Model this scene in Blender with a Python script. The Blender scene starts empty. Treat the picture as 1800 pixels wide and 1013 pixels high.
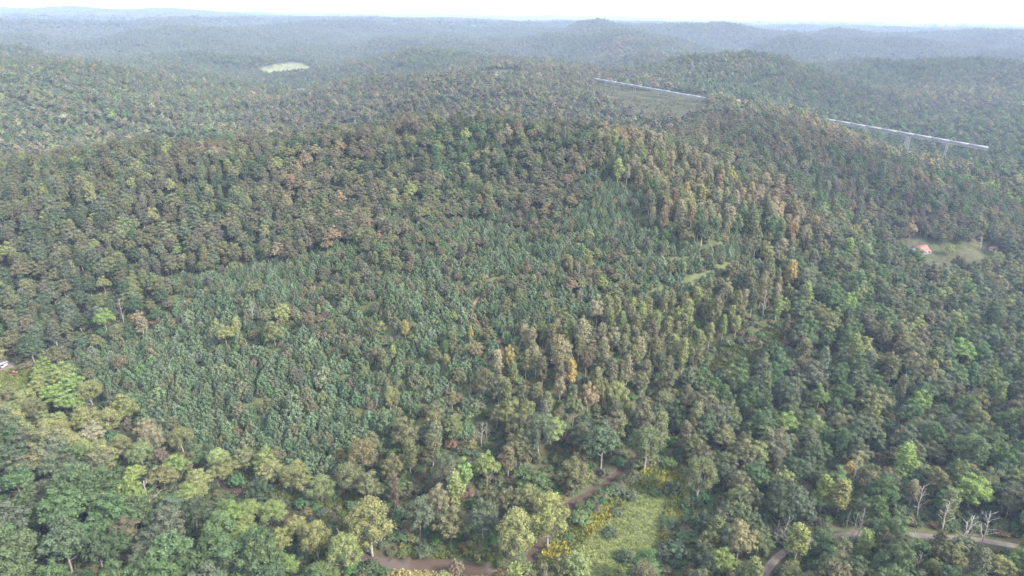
import bpy, math, random
import numpy as np
from mathutils import Matrix, Vector
rng = np.random.default_rng(7)
random.seed(7)
SC = bpy.context.scene
COL = SC.collection
R = math.radians

# ------------------------------------------------------------------ camera
CAM_Z, PITCH, ROLL, FPX = 150.0, R(21.70), R(0.9), 1200.0
cp, sp_ = math.cos(PITCH), math.sin(PITCH)
FWD = np.array([0, cp, -sp_]); UP0 = np.array([0, sp_, cp]); RT0 = np.array([1.0, 0, 0])
RT = RT0 * math.cos(ROLL) + UP0 * math.sin(ROLL)
UP = -RT0 * math.sin(ROLL) + UP0 * math.cos(ROLL)
cam_d = bpy.data.cameras.new('camera'); cam = bpy.data.objects.new('camera', cam_d); COL.objects.link(cam)
cam_d.sensor_fit = 'HORIZONTAL'; cam_d.sensor_width = 36; cam_d.lens = 36 * FPX / 1800
cam_d.clip_start = 1; cam_d.clip_end = 40000
M4 = Matrix.Identity(4)
for i in range(3):
    M4[i][0], M4[i][1], M4[i][2] = RT[i], UP[i], -FWD[i]
M4[2][3] = CAM_Z
cam.matrix_world = M4
SC.camera = cam

# ------------------------------------------------------------------ sky, sun, exposure
SUN_EL, SUN_AZ = R(38), R(118)          # azimuth clockwise from +Y: the sun stands behind and to the right of the camera
W = bpy.data.worlds.new('World'); SC.world = W; W.use_nodes = True
wn = W.node_tree; wn.nodes.clear()
sky = wn.nodes.new('ShaderNodeTexSky'); sky.sky_type = 'NISHITA'; sky.sun_disc = False
sky.sun_elevation = SUN_EL; sky.sun_rotation = SUN_AZ
sky.air_density = 1.0; sky.dust_density = 2.0; sky.ozone_density = 1.0; sky.altitude = 300
# thin even overcast: the sky's own colour pulled most of the way to white
hsv = wn.nodes.new('ShaderNodeHueSaturation'); hsv.inputs['Saturation'].default_value = 0.8
bg = wn.nodes.new('ShaderNodeBackground'); bg.inputs['Strength'].default_value = 0.13
wo = wn.nodes.new('ShaderNodeOutputWorld')
cover = wn.nodes.new('ShaderNodeMix'); cover.data_type = 'RGBA'; cover.inputs[0].default_value = 0.6; cover.inputs[7].default_value = (4.3, 4.5, 4.8, 1)   # even cloud sheet
wn.links.new(sky.outputs[0], hsv.inputs['Color']); wn.links.new(hsv.outputs[0], cover.inputs[6]); wn.links.new(cover.outputs[2], bg.inputs[0]); wn.links.new(bg.outputs[0], wo.inputs[0])
sun_d = bpy.data.lights.new('sun', 'SUN'); sun_d.energy = 2.0; sun_d.angle = R(10); sun_d.color = (1, 0.965, 0.92)
sun = bpy.data.objects.new('sun', sun_d); COL.objects.link(sun)
sdir = Vector((math.sin(SUN_AZ) * math.cos(SUN_EL), math.cos(SUN_AZ) * math.cos(SUN_EL), math.sin(SUN_EL)))
sun.rotation_euler = sdir.to_track_quat('Z', 'Y').to_euler(); sun.location = (0, 0, 400)
SC.view_settings.view_transform = 'Standard'; SC.view_settings.look = 'None'
SC.view_settings.exposure = 2.78; SC.view_settings.gamma = 1.0
SC.render.engine = 'CYCLES'
cy = SC.cycles
cy.use_denoising = True
try: cy.denoiser = 'OPENIMAGEDENOISE'
except Exception: pass
cy.max_bounces = 5; cy.diffuse_bounces = 3; cy.glossy_bounces = 2; cy.transmission_bounces = 3
cy.volume_bounces = 0; cy.transparent_max_bounces = 8; cy.caustics_reflective = False; cy.caustics_refractive = False

# ------------------------------------------------------------------ projection helpers (to survey the photograph)
def ray(px, py):
    d = FWD + RT * ((px - 900) / FPX) + UP * ((506.5 - py) / FPX)
    return d
def hit_z(px, py, z):
    d = ray(px, py); t = (z - CAM_Z) / d[2]
    return np.array([0, 0, CAM_Z]) + d * t
def stretch(Y): return Y if Y < 480 else 480 + (Y - 480) * 1.5
def hit_y(px, py, Y):
    Y = stretch(Y); d = ray(px, py); t = Y / d[1]
    return np.array([0, 0, CAM_Z]) + d * t
def project(P):
    P = np.asarray(P, float) - np.array([0, 0, CAM_Z])
    dz = P @ FWD
    return 900 + FPX * (P @ RT) / dz, 506.5 - FPX * (P @ UP) / dz, dz
def inpoly(x, y, poly):
    x = np.asarray(x, float); y = np.asarray(y, float)
    c = np.zeros(x.shape, bool); n = len(poly)
    for i in range(n):
        x0, y0 = poly[i]; x1, y1 = poly[(i + 1) % n]
        if y0 == y1: continue
        k = ((y0 > y) != (y1 > y)) & (x < (x1 - x0) * (y - y0) / (y1 - y0) + x0)
        c ^= k
    return c
def polydist(x, y, line):
    x = np.asarray(x, float); y = np.asarray(y, float)
    best = np.full(x.shape, 1e9)
    for (x0, y0), (x1, y1) in zip(line[:-1], line[1:]):
        dx, dy = x1 - x0, y1 - y0; L = dx * dx + dy * dy + 1e-9
        t = np.clip(((x - x0) * dx + (y - y0) * dy) / L, 0, 1)
        best = np.minimum(best, np.hypot(x - x0 - t * dx, y - y0 - t * dy))
    return best
def vnoise(x, y, seed=0):
    xi = np.floor(x).astype(np.int64); yi = np.floor(y).astype(np.int64)
    fx = x - xi; fy = y - yi
    fx = fx * fx * fx * (fx * (fx * 6 - 15) + 10); fy = fy * fy * fy * (fy * (fy * 6 - 15) + 10)
    def h(a, b):
        n = (a * 374761393 + b * 668265263 + seed * 974711) & 0x7fffffff
        n = ((n ^ (n >> 13)) * 1274126177) & 0x7fffffff
        n = n ^ (n >> 16)
        return (n & 0xffff) / 65535.0
    a, b, c, d = h(xi, yi), h(xi + 1, yi), h(xi, yi + 1), h(xi + 1, yi + 1)
    return (a * (1 - fx) + b * fx) * (1 - fy) + (c * (1 - fx) + d * fx) * fy
def fbm(x, y, oct=4, seed=0):
    s = 0; a = 0.5; t = 0
    for o in range(oct):
        s = s + a * vnoise(x * 2 ** o + 17.3 * o, y * 2 ** o - 9.1 * o, seed + o); t += a; a *= 0.5
    return s / t

# ------------------------------------------------------------------ terrain heights: surveyed points, thin-plate spline between
S = []
def gz(px, py, z, T=0): p = hit_z(px, py, z); S.append((p[0], p[1], z - T))
def gy(px, py, Y, T=0):
    T *= .72; p = hit_y(px, py, Y); S.append((p[0], p[1], p[2] - T))
for p in ((730, 990, 0), (860, 1003, 0), (1000, 885, 0), (1060, 850, 0), (1100, 960, 1), (1130, 880, 1), (1185, 800, .5), (1380, 738, 1), (1560, 750, 1),
          (20, 655, 3), (100, 690, 2), (330, 805, 1), (480, 875, 1), (600, 950, 0), (160, 695, 4), (410, 815, 4), (620, 880, 4), (1240, 640, 9),
          (1400, 965, 3), (1700, 945, 4), (1640, 458, 6), (1740, 445, 7), (1570, 442, 6), (700, 905, 1), (900, 820, 3)): gz(*p)
for p in ((0, 1000, 21, 16), (300, 1000, 19, 16), (0, 850, 21, 16), (200, 880, 20, 16), (500, 980, 17, 16), (100, 740, 18, 15),
          (1300, 800, 20, 18), (1500, 780, 20, 18), (1750, 720, 24, 18), (1790, 600, 26, 18), (1650, 520, 25, 18), (1200, 930, 14, 12)): gz(*p)
for p in ((0, 300, 400, 16), (150, 268, 420, 16), (300, 248, 430, 16), (450, 240, 440, 17), (600, 220, 447, 17), (750, 212, 452, 17), (900, 208, 456, 17),
          (1050, 212, 460, 17), (1130, 228, 455, 17), (1180, 322, 395, 17), (1350, 425, 345, 17), (1450, 460, 335, 17), (1300, 560, 272, 17), (1100, 640, 228, 19),
          (700, 550, 270, 5), (400, 600, 262, 5), (900, 450, 322, 5), (700, 400, 350, 8), (300, 450, 328, 13), (1200, 440, 322, 5), (100, 450, 325, 15), (450, 330, 390, 15),
          (1240, 192, 560, 18), (1340, 188, 565, 18), (1400, 194, 640, 14), (1445, 204, 628, 14), (1100, 280, 414, 14), (1260, 430, 322, 6), (880, 345, 408, 8), (760, 335, 414, 10), (600, 365, 384, 12), (1450, 213, 555, 18), (1560, 285, 500, 18), (1640, 345, 470, 18), (1690, 400, 440, 16), (1420, 330, 440, 17),
          (430, 215, 560, 17), (560, 168, 720, 17), (640, 146, 760, 17), (700, 128, 800, 17), (800, 120, 830, 17), (900, 101, 860, 17), (980, 109, 860, 17), (700, 185, 640, 17), (950, 170, 660, 17),
          (872, 134, 795, 0), (1050, 125, 870, 12), (1130, 176, 725, 0), (1060, 158, 765, 0), (1200, 190, 680, 0), (1310, 186, 660, 0), (1150, 200, 660, 10), (1240, 205, 620, 10), (1150, 116, 900, 17), (1300, 98, 900, 17), (1400, 122, 880, 17),
          (0, 97, 820, 17), (150, 76, 850, 17), (240, 96, 860, 17), (330, 131, 850, 17), (430, 164, 835, 17), (100, 200, 620, 16), (0, 282, 470, 16), (250, 232, 520, 16), (0, 180, 620, 16), (300, 190, 640, 16),
          (510, 167, 985, 0), (480, 161, 1000, 0), (555, 168, 970, 0), (520, 113, 1330, 0), (520, 131, 1235, 0), (470, 121, 1290, 0), (543, 126, 1260, 0), (620, 110, 1150, 17), (760, 95, 1150, 17), (420, 110, 1300, 17),
          (60, 66, 1450, 17), (220, 63, 1700, 17), (300, 80, 1500, 17), (400, 43, 1850, 17), (600, 51, 1900, 17), (760, 66, 1750, 17), (900, 60, 1850, 17), (1000, 46, 1800, 17), (1090, 72, 1500, 17), (1160, 53, 1850, 17),
          (1300, 62, 1800, 17), (1390, 78, 1550, 17), (1480, 54, 1900, 17), (1620, 60, 1800, 17), (1760, 58, 1800, 17),
          (1420, 113, 1000, 17), (1560, 98, 1050, 17), (1650, 91, 1050, 17), (1760, 81, 1000, 17), (1800, 82, 960, 17), (1780, 250, 620, 17), (1780, 180, 760, 17), (1600, 175, 800, 17), (1500, 160, 830, 17),
          (1640, 292, 590, 14), (1560, 272, 640, 14), (1780, 370, 480, 17), (1735, 280, 555, 12)): gy(*p)
for p in ((-170, 60, 12), (0, 50, 8), (170, 60, 8), (-420, 60, 35), (420, 60, 30), (0, -250, 20), (-420, 250, 20), (380, 230, 10), (-150, 620, 26), (120, 600, 30), (-650, 400, 60), (620, 420, 40),
          (-300, 1020, 25), (150, 1120, 32), (600, 1250, 40), (900, 1300, 45), (-900, 1150, 45), (-1300, 900, 100), (1300, 900, 110), (-1600, 1600, 70), (1700, 1700, 90), (0, 1400, 40), (-500, 1600, 45), (500, 1600, 50)): f_ = stretch(p[1]) / p[1] if p[1] > 480 else 1; S.append((p[0] * f_, p[1] * f_, p[2]))
S += [(-330, 505, 36), (-235, 520, 40), (-120, 530, 46), (0, 540, 49), (100, 545, 50), (-300, 590, 20), (-130, 610, 24), (0, 620, 28), (110, 625, 36), (-420, 470, 30)]      # the hollow behind the main crest
S = np.array(S)
def _U(r2): return np.where(r2 > 0, 0.5 * r2 * np.log(np.maximum(r2, 1e-9)), 0)
SCL = 300.0
XY = S[:, :2] / SCL
n = len(S)
K = _U(((XY[:, None] - XY[None]) ** 2).sum(-1)) + np.eye(n) * 0.0025
Pm = np.c_[np.ones(n), XY]
A = np.block([[K, Pm], [Pm.T, np.zeros((3, 3))]])
wsol = np.linalg.solve(A, np.r_[S[:, 2], 0, 0, 0])
def px_line(pts, z): return [tuple(hit_z(a, b, z)[:2]) for a, b in pts]
CREEK = px_line([(-150, 640), (0, 695), (130, 742), (250, 783), (450, 880), (600, 962), (680, 988), (725, 990), (800, 996), (860, 1003), (905, 1004), (945, 965), (975, 915), (1000, 888), (1040, 866), (1085, 832), (1130, 795),
                 (1180, 768), (1240, 756), (1300, 750), (1390, 733), (1470, 745), (1560, 748), (1660, 735), (1800, 700), (2000, 690)], 0)
def smooth_line(pts, n=6):
    P = np.array(pts, float); out = []
    Q = np.vstack([2 * P[0] - P[1], P, 2 * P[-1] - P[-2]])
    for i in range(1, len(Q) - 2):
        for t in np.linspace(0, 1, n, endpoint=False):
            a, b, c, d = Q[i - 1], Q[i], Q[i + 1], Q[i + 2]
            out.append(0.5 * (2 * b + (c - a) * t + (2 * a - 5 * b + 4 * c - d) * t * t + (3 * b - a - 3 * c + d) * t ** 3))
    out.append(P[-1]); return [tuple(p) for p in out]
CREEK = smooth_line(CREEK)
POOL = hit_z(800, 996, 0)
def creek_half(x, y): return 1.1 + 1.5 * np.exp(-((x - POOL[0]) ** 2 + (y - POOL[1]) ** 2) / 20 ** 2)
FLATTER = [[tuple(hit_y(a, b, Y)[:2]) for a, b, Y in L] for L in (((1042, 138, 800), (1240, 173, 720)), ((478, 158, 1010), (515, 165.5, 985), (556, 168, 970)), ((1285, 176, 690), (1313, 182, 672)), ((839, 128, 818), (907, 131, 800)), ((1470, 215, 640), (1736, 262, 548)), ((470, 121, 1290), (545, 121, 1290)))]
SKY_HILLS = [(-2930, 4800, 160, 430), (-2350, 4900, 150, 480), (-3500, 5000, 138, 600), (-4300, 5200, 135, 900), (-1600, 4300, 120, 700), (-300, 3900, 135, 800), (900, 4300, 125, 800), (2100, 3700, 120, 800), (-700, 2700, 105, 450), (500, 2500, 115, 380), (1500, 2500, 120, 420), (2300, 2600, 125, 500), (-1700, 2800, 100, 500)]
def height(x, y):
    x = np.asarray(x, float); y = np.asarray(y, float); shp = x.shape
    x = x.ravel(); y = y.ravel(); z = np.empty(x.shape)
    for a in range(0, len(x), 40000):
        xx = x[a:a + 40000] / SCL; yy = y[a:a + 40000] / SCL
        k = _U((xx[:, None] - XY[None, :, 0]) ** 2 + (yy[:, None] - XY[None, :, 1]) ** 2)
        z[a:a + 40000] = k @ wsol[:n] + wsol[n] + wsol[n + 1] * xx + wsol[n + 2] * yy
    r = np.hypot(x, y)
    # far country: rolling wooded ridges
    ridge = 1 - np.abs(2 * fbm(x / 820 + 3.1, y / 520 + 1.7, 4, 3) - 1) * 2.2
    far = 10 + 106 * np.clip(ridge, 0, 1) ** 1.15 + 30 * (fbm(x / 2600, y / 1500, 2, 9) - .5)
    for hx, hy, hz, hr in SKY_HILLS:
        g = np.exp(-(((x - hx) / hr) ** 2 + ((y - hy) / (hr * .6)) ** 2))
        far = far + (hz - far) * g * (0.86 + 0.14 * fbm(x / 240, y / 240, 3, 5))
    far = far + np.clip((r - 4200) / 4500, 0, 1) * (22 + 60 * (fbm(x / 1500 + 7, y / 2600, 3, 12) - .3))
    t = np.clip((r - 2500) / 700, 0, 1); t = t * t * (3 - 2 * t)
    near = np.clip(z, -1.5, 175)
    relief = (fbm(x / 95, y / 95, 3, 21) - .5) * np.clip((r - 420) / 400, 0, 1) * 20 + (fbm(x / 330, y / 260, 2, 24) - .5) * np.clip((r - 800) / 600, 0, 1) * 96 + (fbm(x / 40, y / 40, 2, 33) - .5) * 2.4 + (1 - np.abs(2 * fbm(x / 85 + .35 * y / 85, y / 170, 2, 44) - 1) * 2) * np.clip((z - 6) / 14, 0, 1) * np.clip((470 - r) / 60, 0, 1) * 7.5
    ms = (r > 420) & (r < 2500); fl = np.ones(x.shape)
    if ms.any():
        dm = np.full(int(ms.sum()), 1e9)
        for L in FLATTER: dm = np.minimum(dm, polydist(x[ms], y[ms], L))
        fl[ms] = np.clip((dm - 20) / 140, .05, 1)
    zz = (near + relief * fl) * (1 - t) + far * t
    m = r < 700
    if m.any():
        d = polydist(x[m], y[m], CREEK)
        flat = np.clip((26 - d) / 20, 0, 1)
        zm = zz[m]; zm = zm * (1 - flat) + np.minimum(zm, 0.9) * flat
        cut = np.clip((creek_half(x[m], y[m]) + 1.3 - d) / 2.2, 0, 1); cut = cut * cut * (3 - 2 * cut)
        zz[m] = zm * (1 - cut) + (-1.6) * cut
    return zz.reshape(shp)
# height look-up on a polar grid
NA, NR = 620, 460
AZ = np.linspace(R(-66), R(66), NA); RR = 22 * (16000 / 22) ** (np.linspace(0, 1, NR))
GA, GR = np.meshgrid(AZ, RR, indexing='ij')
GX, GY = np.sin(GA) * GR, np.cos(GA) * GR
GZ = height(GX, GY)
def hgt(x, y):
    x = np.asarray(x, float); y = np.asarray(y, float)
    a = (np.arctan2(x, y) - AZ[0]) / (AZ[1] - AZ[0]); r = np.log(np.maximum(np.hypot(x, y), 22.1) / 22) / math.log(16000 / 22) * (NR - 1)
    a = np.clip(a, 0, NA - 1.001); r = np.clip(r, 0, NR - 1.001)
    i = a.astype(int); j = r.astype(int); u = a - i; v = r - j
    return (GZ[i, j] * (1 - u) + GZ[i + 1, j] * u) * (1 - v) + (GZ[i, j + 1] * (1 - u) + GZ[i + 1, j + 1] * u) * v
EL = (GZ - CAM_Z) / GR
TREEH = np.where(GR > 330, 6.0, 0.0)
RUN = np.maximum.accumulate((GZ + TREEH - CAM_Z) / GR, axis=1)
def visible(x, y, z, top):
    a = np.clip(np.round((np.arctan2(x, y) - AZ[0]) / (AZ[1] - AZ[0])), 0, NA - 1).astype(int)
    d = np.hypot(x, y); r = np.clip(np.floor(np.log(d / 22) / math.log(16000 / 22) * (NR - 1)) - 2, 0, NR - 1).astype(int)
    return (z + top - CAM_Z) / d > RUN[a, r] - 0.004
def ground_hit(px, py):
    d = ray(px, py); t = np.geomspace(60, 4000, 4000)
    X, Y, Z = d[0] * t, d[1] * t, CAM_Z + d[2] * t
    k = np.argmax(Z < hgt(X, Y))
    return np.array([X[k], Y[k], hgt(X[k:k + 1], Y[k:k + 1])[0]])
def reg(pts, Y0=0, Y1=1e8): return (pts, stretch(Y0), stretch(Y1))
def in_reg(px, py, Y, rg): return inpoly(px, py, rg[0]) & (Y > rg[1]) & (Y < rg[2])

# ------------------------------------------------------------------ regions of the valley and hills
MEADOW = reg([(985, 940), (1060, 893), (1105, 848), (1150, 815), (1195, 830), (1215, 880), (1195, 925), (1170, 965), (1165, 1030), (925, 1030), (955, 970)], 0, 260)
MEADOWSIDE = reg([(1135, 1035), (1150, 965), (1175, 925), (1215, 880), (1235, 900), (1215, 960), (1225, 1035)], 0, 260)
BANKGRASS = reg([(705, 960), (880, 965), (880, 1000), (700, 990)], 0, 260)
TANGRASS = reg([(690, 1004), (860, 1010), (860, 1060), (640, 1060)], 0, 260)
PASTURE = reg([(1545, 428), (1700, 433), (1770, 440), (1740, 478), (1690, 486), (1640, 500), (1610, 486), (1578, 458)], 250, 520)
LAWN = reg([(1335, 728), (1400, 726), (1440, 738), (1425, 752), (1350, 750)], 0, 300)
STRIP = reg([(1205, 668), (1290, 606), (1375, 562), (1400, 580), (1330, 640), (1245, 690)], 0, 330)
YARD = reg([(-60, 640), (20, 640), (60, 652), (70, 672), (30, 690), (-60, 700)], 0, 420)
FIELD = reg([(455, 124), (485, 113), (520, 110), (548, 118), (552, 137), (520, 146), (490, 142), (462, 130)], 1100, 1500)
CLEAR = reg([(1036, 142), (1120, 160), (1240, 168), (1250, 196), (1190, 215), (1090, 196), (1055, 176)], 600, 900)
CLEAR2 = reg([(838, 126), (912, 122), (915, 138), (838, 136)], 700, 950)
SADDLE = reg([(1290, 175), (1318, 176), (1320, 191), (1292, 190)], 560, 760)
ROADGAP = reg([(475, 157), (560, 162), (560, 190), (470, 186)], 850, 1100)
PINES = reg([(140, 700), (115, 655), (190, 610), (290, 565), (330, 512), (420, 488), (520, 468), (600, 440), (690, 425), (770, 392), (850, 372), (900, 395), (1000, 368), (1060, 318), (1130, 335), (1150, 412), (1310, 430), (1345, 470), (1305, 525),
            (1130, 560), (960, 600), (875, 625), (868, 720), (770, 752), (660, 790), (630, 850), (560, 880), (420, 830), (300, 770)], 0, 430)
HARDSTRIPS = [reg([(350, 612), (430, 578), (545, 555), (565, 588), (440, 630), (380, 640)], 0, 430), reg([(540, 480), (640, 440), (760, 420), (870, 430), (850, 470), (700, 500), (600, 520)], 0, 430), reg([(1000, 470), (1100, 480), (1110, 510), (1010, 520)], 0, 430), reg([(860, 350), (960, 380), (1020, 420), (960, 440), (880, 400)], 0, 430)]
POPLARS = reg([(870, 650), (900, 612), (1120, 562), (1300, 520), (1360, 480), (1405, 560), (1250, 640), (1205, 690), (1050, 730), (900, 770)], 0, 360)
GROVE = reg([(1040, 260), (1150, 265), (1300, 330), (1420, 430), (1420, 500), (1330, 440), (1150, 412), (1080, 320)], 0, 480)
LEFTWOOD = reg([(-300, 720), (0, 712), (200, 790), (420, 890), (640, 1013), (640, 1300), (-500, 1300)], 0, 300)
LEFTHILL = reg([(-200, 300), (320, 260), (420, 330), (520, 430), (300, 520), (150, 640), (-200, 650)], 0, 470)
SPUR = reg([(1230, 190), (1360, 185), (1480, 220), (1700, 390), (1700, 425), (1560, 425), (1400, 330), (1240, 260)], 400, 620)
SCRUB = reg([(420, 830), (560, 885), (640, 860), (700, 910), (640, 960), (540, 900), (430, 870)], 0, 300)
TRACK = [tuple(ground_hit(a, b)[:2]) for a, b in ((895, 478), (850, 512), (832, 545), (848, 580), (878, 600), (885, 640), (890, 680))]
LANE = [tuple(ground_hit(a, b)[:2]) for a, b in ((1335, 1040), (1350, 1000), (1378, 972), (1420, 955), (1480, 942), (1560, 938), (1650, 945), (1720, 950), (1770, 958), (1850, 970))]
FAR_ROAD = [tuple(hit_y(a, b, Y)[:2]) for a, b, Y in ((478, 158, 1010), (495, 163, 998), (515, 165.5, 985), (535, 167, 977), (556, 168, 970))]
GRAVEL_LOOP = [tuple(hit_y(a, b, Y)[:2]) for a, b, Y in ((1285, 176, 690), (1303, 178, 685), (1313, 182, 672), (1308, 187, 655), (1295, 186, 655))]
BENCH = [[tuple(ground_hit(a, b)[:2]) for a, b in L] for L in (((430, 628), (520, 582), (640, 548), (760, 518), (880, 488)), ((960, 478), (1100, 455), (1230, 458), (1310, 438)), ((905, 548), (1050, 528), (1200, 503), (1310, 470)), ((300, 640), (400, 610), (470, 560), (560, 500)), ((800, 345), (860, 395), (900, 430), (960, 470)), ((420, 720), (540, 690), (660, 735), (760, 745)))]
YARD_DRIVE = [tuple(ground_hit(a, b)[:2]) for a, b in ((-40, 668), (0, 655), (14, 645), (22, 638))]

CONV_A, CONV_B = hit_y(1042, 138.5, 800), hit_y(1736, 261, 548)

# ------------------------------------------------------------------ materials
def new_mat(name):
    m = bpy.data.materials.new(name); m.use_nodes = True; m.node_tree.nodes.clear(); return m, m.node_tree
def nd(t, kind, **kw):
    o = t.nodes.new(kind)
    for k, v in kw.items(): setattr(o, k, v)
    return o
def leaf_material(name, transl=0.28, spread=0.6):
    m, t = new_mat(name); L = t.links.new
    tint = nd(t, 'ShaderNodeAttribute', attribute_type='INSTANCER', attribute_name='tint')
    v = nd(t, 'ShaderNodeAttribute', attribute_type='GEOMETRY', attribute_name='v')
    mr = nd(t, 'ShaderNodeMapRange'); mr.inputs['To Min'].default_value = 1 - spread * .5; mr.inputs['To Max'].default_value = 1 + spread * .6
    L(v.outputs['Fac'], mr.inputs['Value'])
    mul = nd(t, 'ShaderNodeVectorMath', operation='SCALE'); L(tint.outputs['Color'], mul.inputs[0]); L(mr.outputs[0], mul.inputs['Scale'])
    df = nd(t, 'ShaderNodeBsdfDiffuse'); tr = nd(t, 'ShaderNodeBsdfTranslucent'); mx = nd(t, 'ShaderNodeMixShader'); mx.inputs[0].default_value = transl
    out = nd(t, 'ShaderNodeOutputMaterial')
    L(mul.outputs[0], df.inputs[0]); L(mul.outputs[0], tr.inputs[0]); L(df.outputs[0], mx.inputs[1]); L(tr.outputs[0], mx.inputs[2]); L(mx.outputs[0], out.inputs[0])
    return m
def plain(name, col, rough=0.8, noise=0.25, scale=1.5, bump=0.0, metallic=0.0, spec=0.3):
    m, t = new_mat(name); L = t.links.new
    p = nd(t, 'ShaderNodeBsdfPrincipled'); out = nd(t, 'ShaderNodeOutputMaterial')
    tc = nd(t, 'ShaderNodeTexCoord'); nz = nd(t, 'ShaderNodeTexNoise'); nz.inputs['Scale'].default_value = scale; nz.inputs['Detail'].default_value = 5
    L(tc.outputs['Object'], nz.inputs['Vector'])
    cr = nd(t, 'ShaderNodeMapRange'); cr.inputs['From Min'].default_value = .3; cr.inputs['From Max'].default_value = .7
    cr.inputs['To Min'].default_value = 1 - noise; cr.inputs['To Max'].default_value = 1 + noise
    L(nz.outputs[0], cr.inputs['Value'])
    s = nd(t, 'ShaderNodeVectorMath', operation='SCALE'); s.inputs[0].default_value = col; L(cr.outputs[0], s.inputs['Scale']); L(s.outputs[0], p.inputs['Base Color'])
    p.inputs['Roughness'].default_value = rough; p.inputs['Metallic'].default_value = metallic; p.inputs['Specular IOR Level'].default_value = spec
    if bump:
        b = nd(t, 'ShaderNodeBump'); b.inputs['Strength'].default_value = bump; L(nz.outputs[0], b.inputs['Height']); L(b.outputs[0], p.inputs['Normal'])
    L(p.outputs[0], out.inputs[0]); return m
M_LEAF = leaf_material('leaves'); M_NEEDLE = leaf_material('needles', 0.12, 0.7); M_GRASS = leaf_material('grass_blades', 0.3, 0.7)
M_BARK = plain('bark', (0.16, 0.135, 0.11), 0.95, 0.35, 2.0)
M_PALE = plain('pale_bark', (0.21, 0.19, 0.16), 0.9, 0.3, 1.0)
M_DEAD = plain('dead_wood', (0.23, 0.20, 0.175), 0.95, 0.3, 1.0)
M_DIRT = plain('dirt', (0.105, 0.085, 0.068), 0.95, 0.3, 0.4, 0.3)
M_GRAVEL = plain('gravel', (0.26, 0.25, 0.235), 0.95, 0.15, 0.3, 0.2)

def ground_material():
    m, t = new_mat('forest_ground'); L = t.links.new
    at = nd(t, 'ShaderNodeAttribute', attribute_type='GEOMETRY', attribute_name='land')
    geo = nd(t, 'ShaderNodeNewGeometry')
    n1 = nd(t, 'ShaderNodeTexNoise'); n1.inputs['Scale'].default_value = 0.35; n1.inputs['Detail'].default_value = 8
    n2 = nd(t, 'ShaderNodeTexNoise'); n2.inputs['Scale'].default_value = 0.06; n2.inputs['Detail'].default_value = 6
    L(geo.outputs['Position'], n1.inputs['Vector']); L(geo.outputs['Position'], n2.inputs['Vector'])
    a = nd(t, 'ShaderNodeMath', operation='ADD'); L(n1.outputs[0], a.inputs[0]); L(n2.outputs[0], a.inputs[1])
    mr = nd(t, 'ShaderNodeMapRange'); mr.inputs['From Min'].default_value = .7; mr.inputs['From Max'].default_value = 1.3; mr.inputs['To Min'].default_value = .6; mr.inputs['To Max'].default_value = 1.4
    L(a.outputs[0], mr.inputs['Value'])
    s = nd(t, 'ShaderNodeVectorMath', operation='SCALE'); L(at.outputs['Color'], s.inputs[0]); L(mr.outputs[0], s.inputs['Scale'])
    df = nd(t, 'ShaderNodeBsdfDiffuse'); out = nd(t, 'ShaderNodeOutputMaterial')
    bp = nd(t, 'ShaderNodeBump'); bp.inputs['Strength'].default_value = .6; bp.inputs['Distance'].default_value = .5; L(n1.outputs[0], bp.inputs['Height']); L(bp.outputs[0], df.inputs['Normal'])
    L(s.outputs[0], df.inputs[0]); L(df.outputs[0], out.inputs[0]); return m

# ------------------------------------------------------------------ mesh helpers
def mesh_np(name, V, F, mats=(), attr=None, mi=None, smooth=False):
    """V (n,3), F (m,k) with k = 3 or 4 (or a list of such arrays)"""
    Fs = F if isinstance(F, list) else [F]
    me = bpy.data.meshes.new(name); V = np.asarray(V, np.float32)
    me.vertices.add(len(V)); me.vertices.foreach_set('co', V.ravel())
    idx = np.concatenate([f.ravel() for f in Fs]).astype(np.int32)
    tot = np.concatenate([np.full(len(f), f.shape[1], np.int32) for f in Fs]); st = np.concatenate([[0], np.cumsum(tot)[:-1]]).astype(np.int32)
    me.loops.add(len(idx)); me.loops.foreach_set('vertex_index', idx)
    me.polygons.add(len(tot)); me.polygons.foreach_set('loop_start', st); me.polygons.foreach_set('loop_total', tot)
    for m in mats: me.materials.append(m)
    if mi is not None: me.polygons.foreach_set('material_index', np.asarray(mi, np.int32))
    if smooth: me.polygons.foreach_set('use_smooth', np.ones(len(tot), bool))
    me.update(calc_edges=True)
    for k, (typ, dom, arr) in (attr or {}).items():
        a = me.attributes.new(k, typ, dom)
        a.data.foreach_set('value' if typ == 'FLOAT' else ('vector' if typ == 'FLOAT_VECTOR' else ('color' if typ == 'FLOAT_COLOR' else 'value')), np.asarray(arr).ravel())
    return me
def link(name, me, parent=None, **props):
    o = bpy.data.objects.new(name, me); COL.objects.link(o)
    if parent is not None: o.parent = parent
    for k, v in props.items(): o[k] = v
    return o
def empty(name, loc, rz=0.0, **props):
    o = bpy.data.objects.new(name, None); COL.objects.link(o); o.location = loc; o.rotation_euler = (0, 0, rz); o.empty_display_size = .5
    for k, v in props.items(): o[k] = v
    return o
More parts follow.
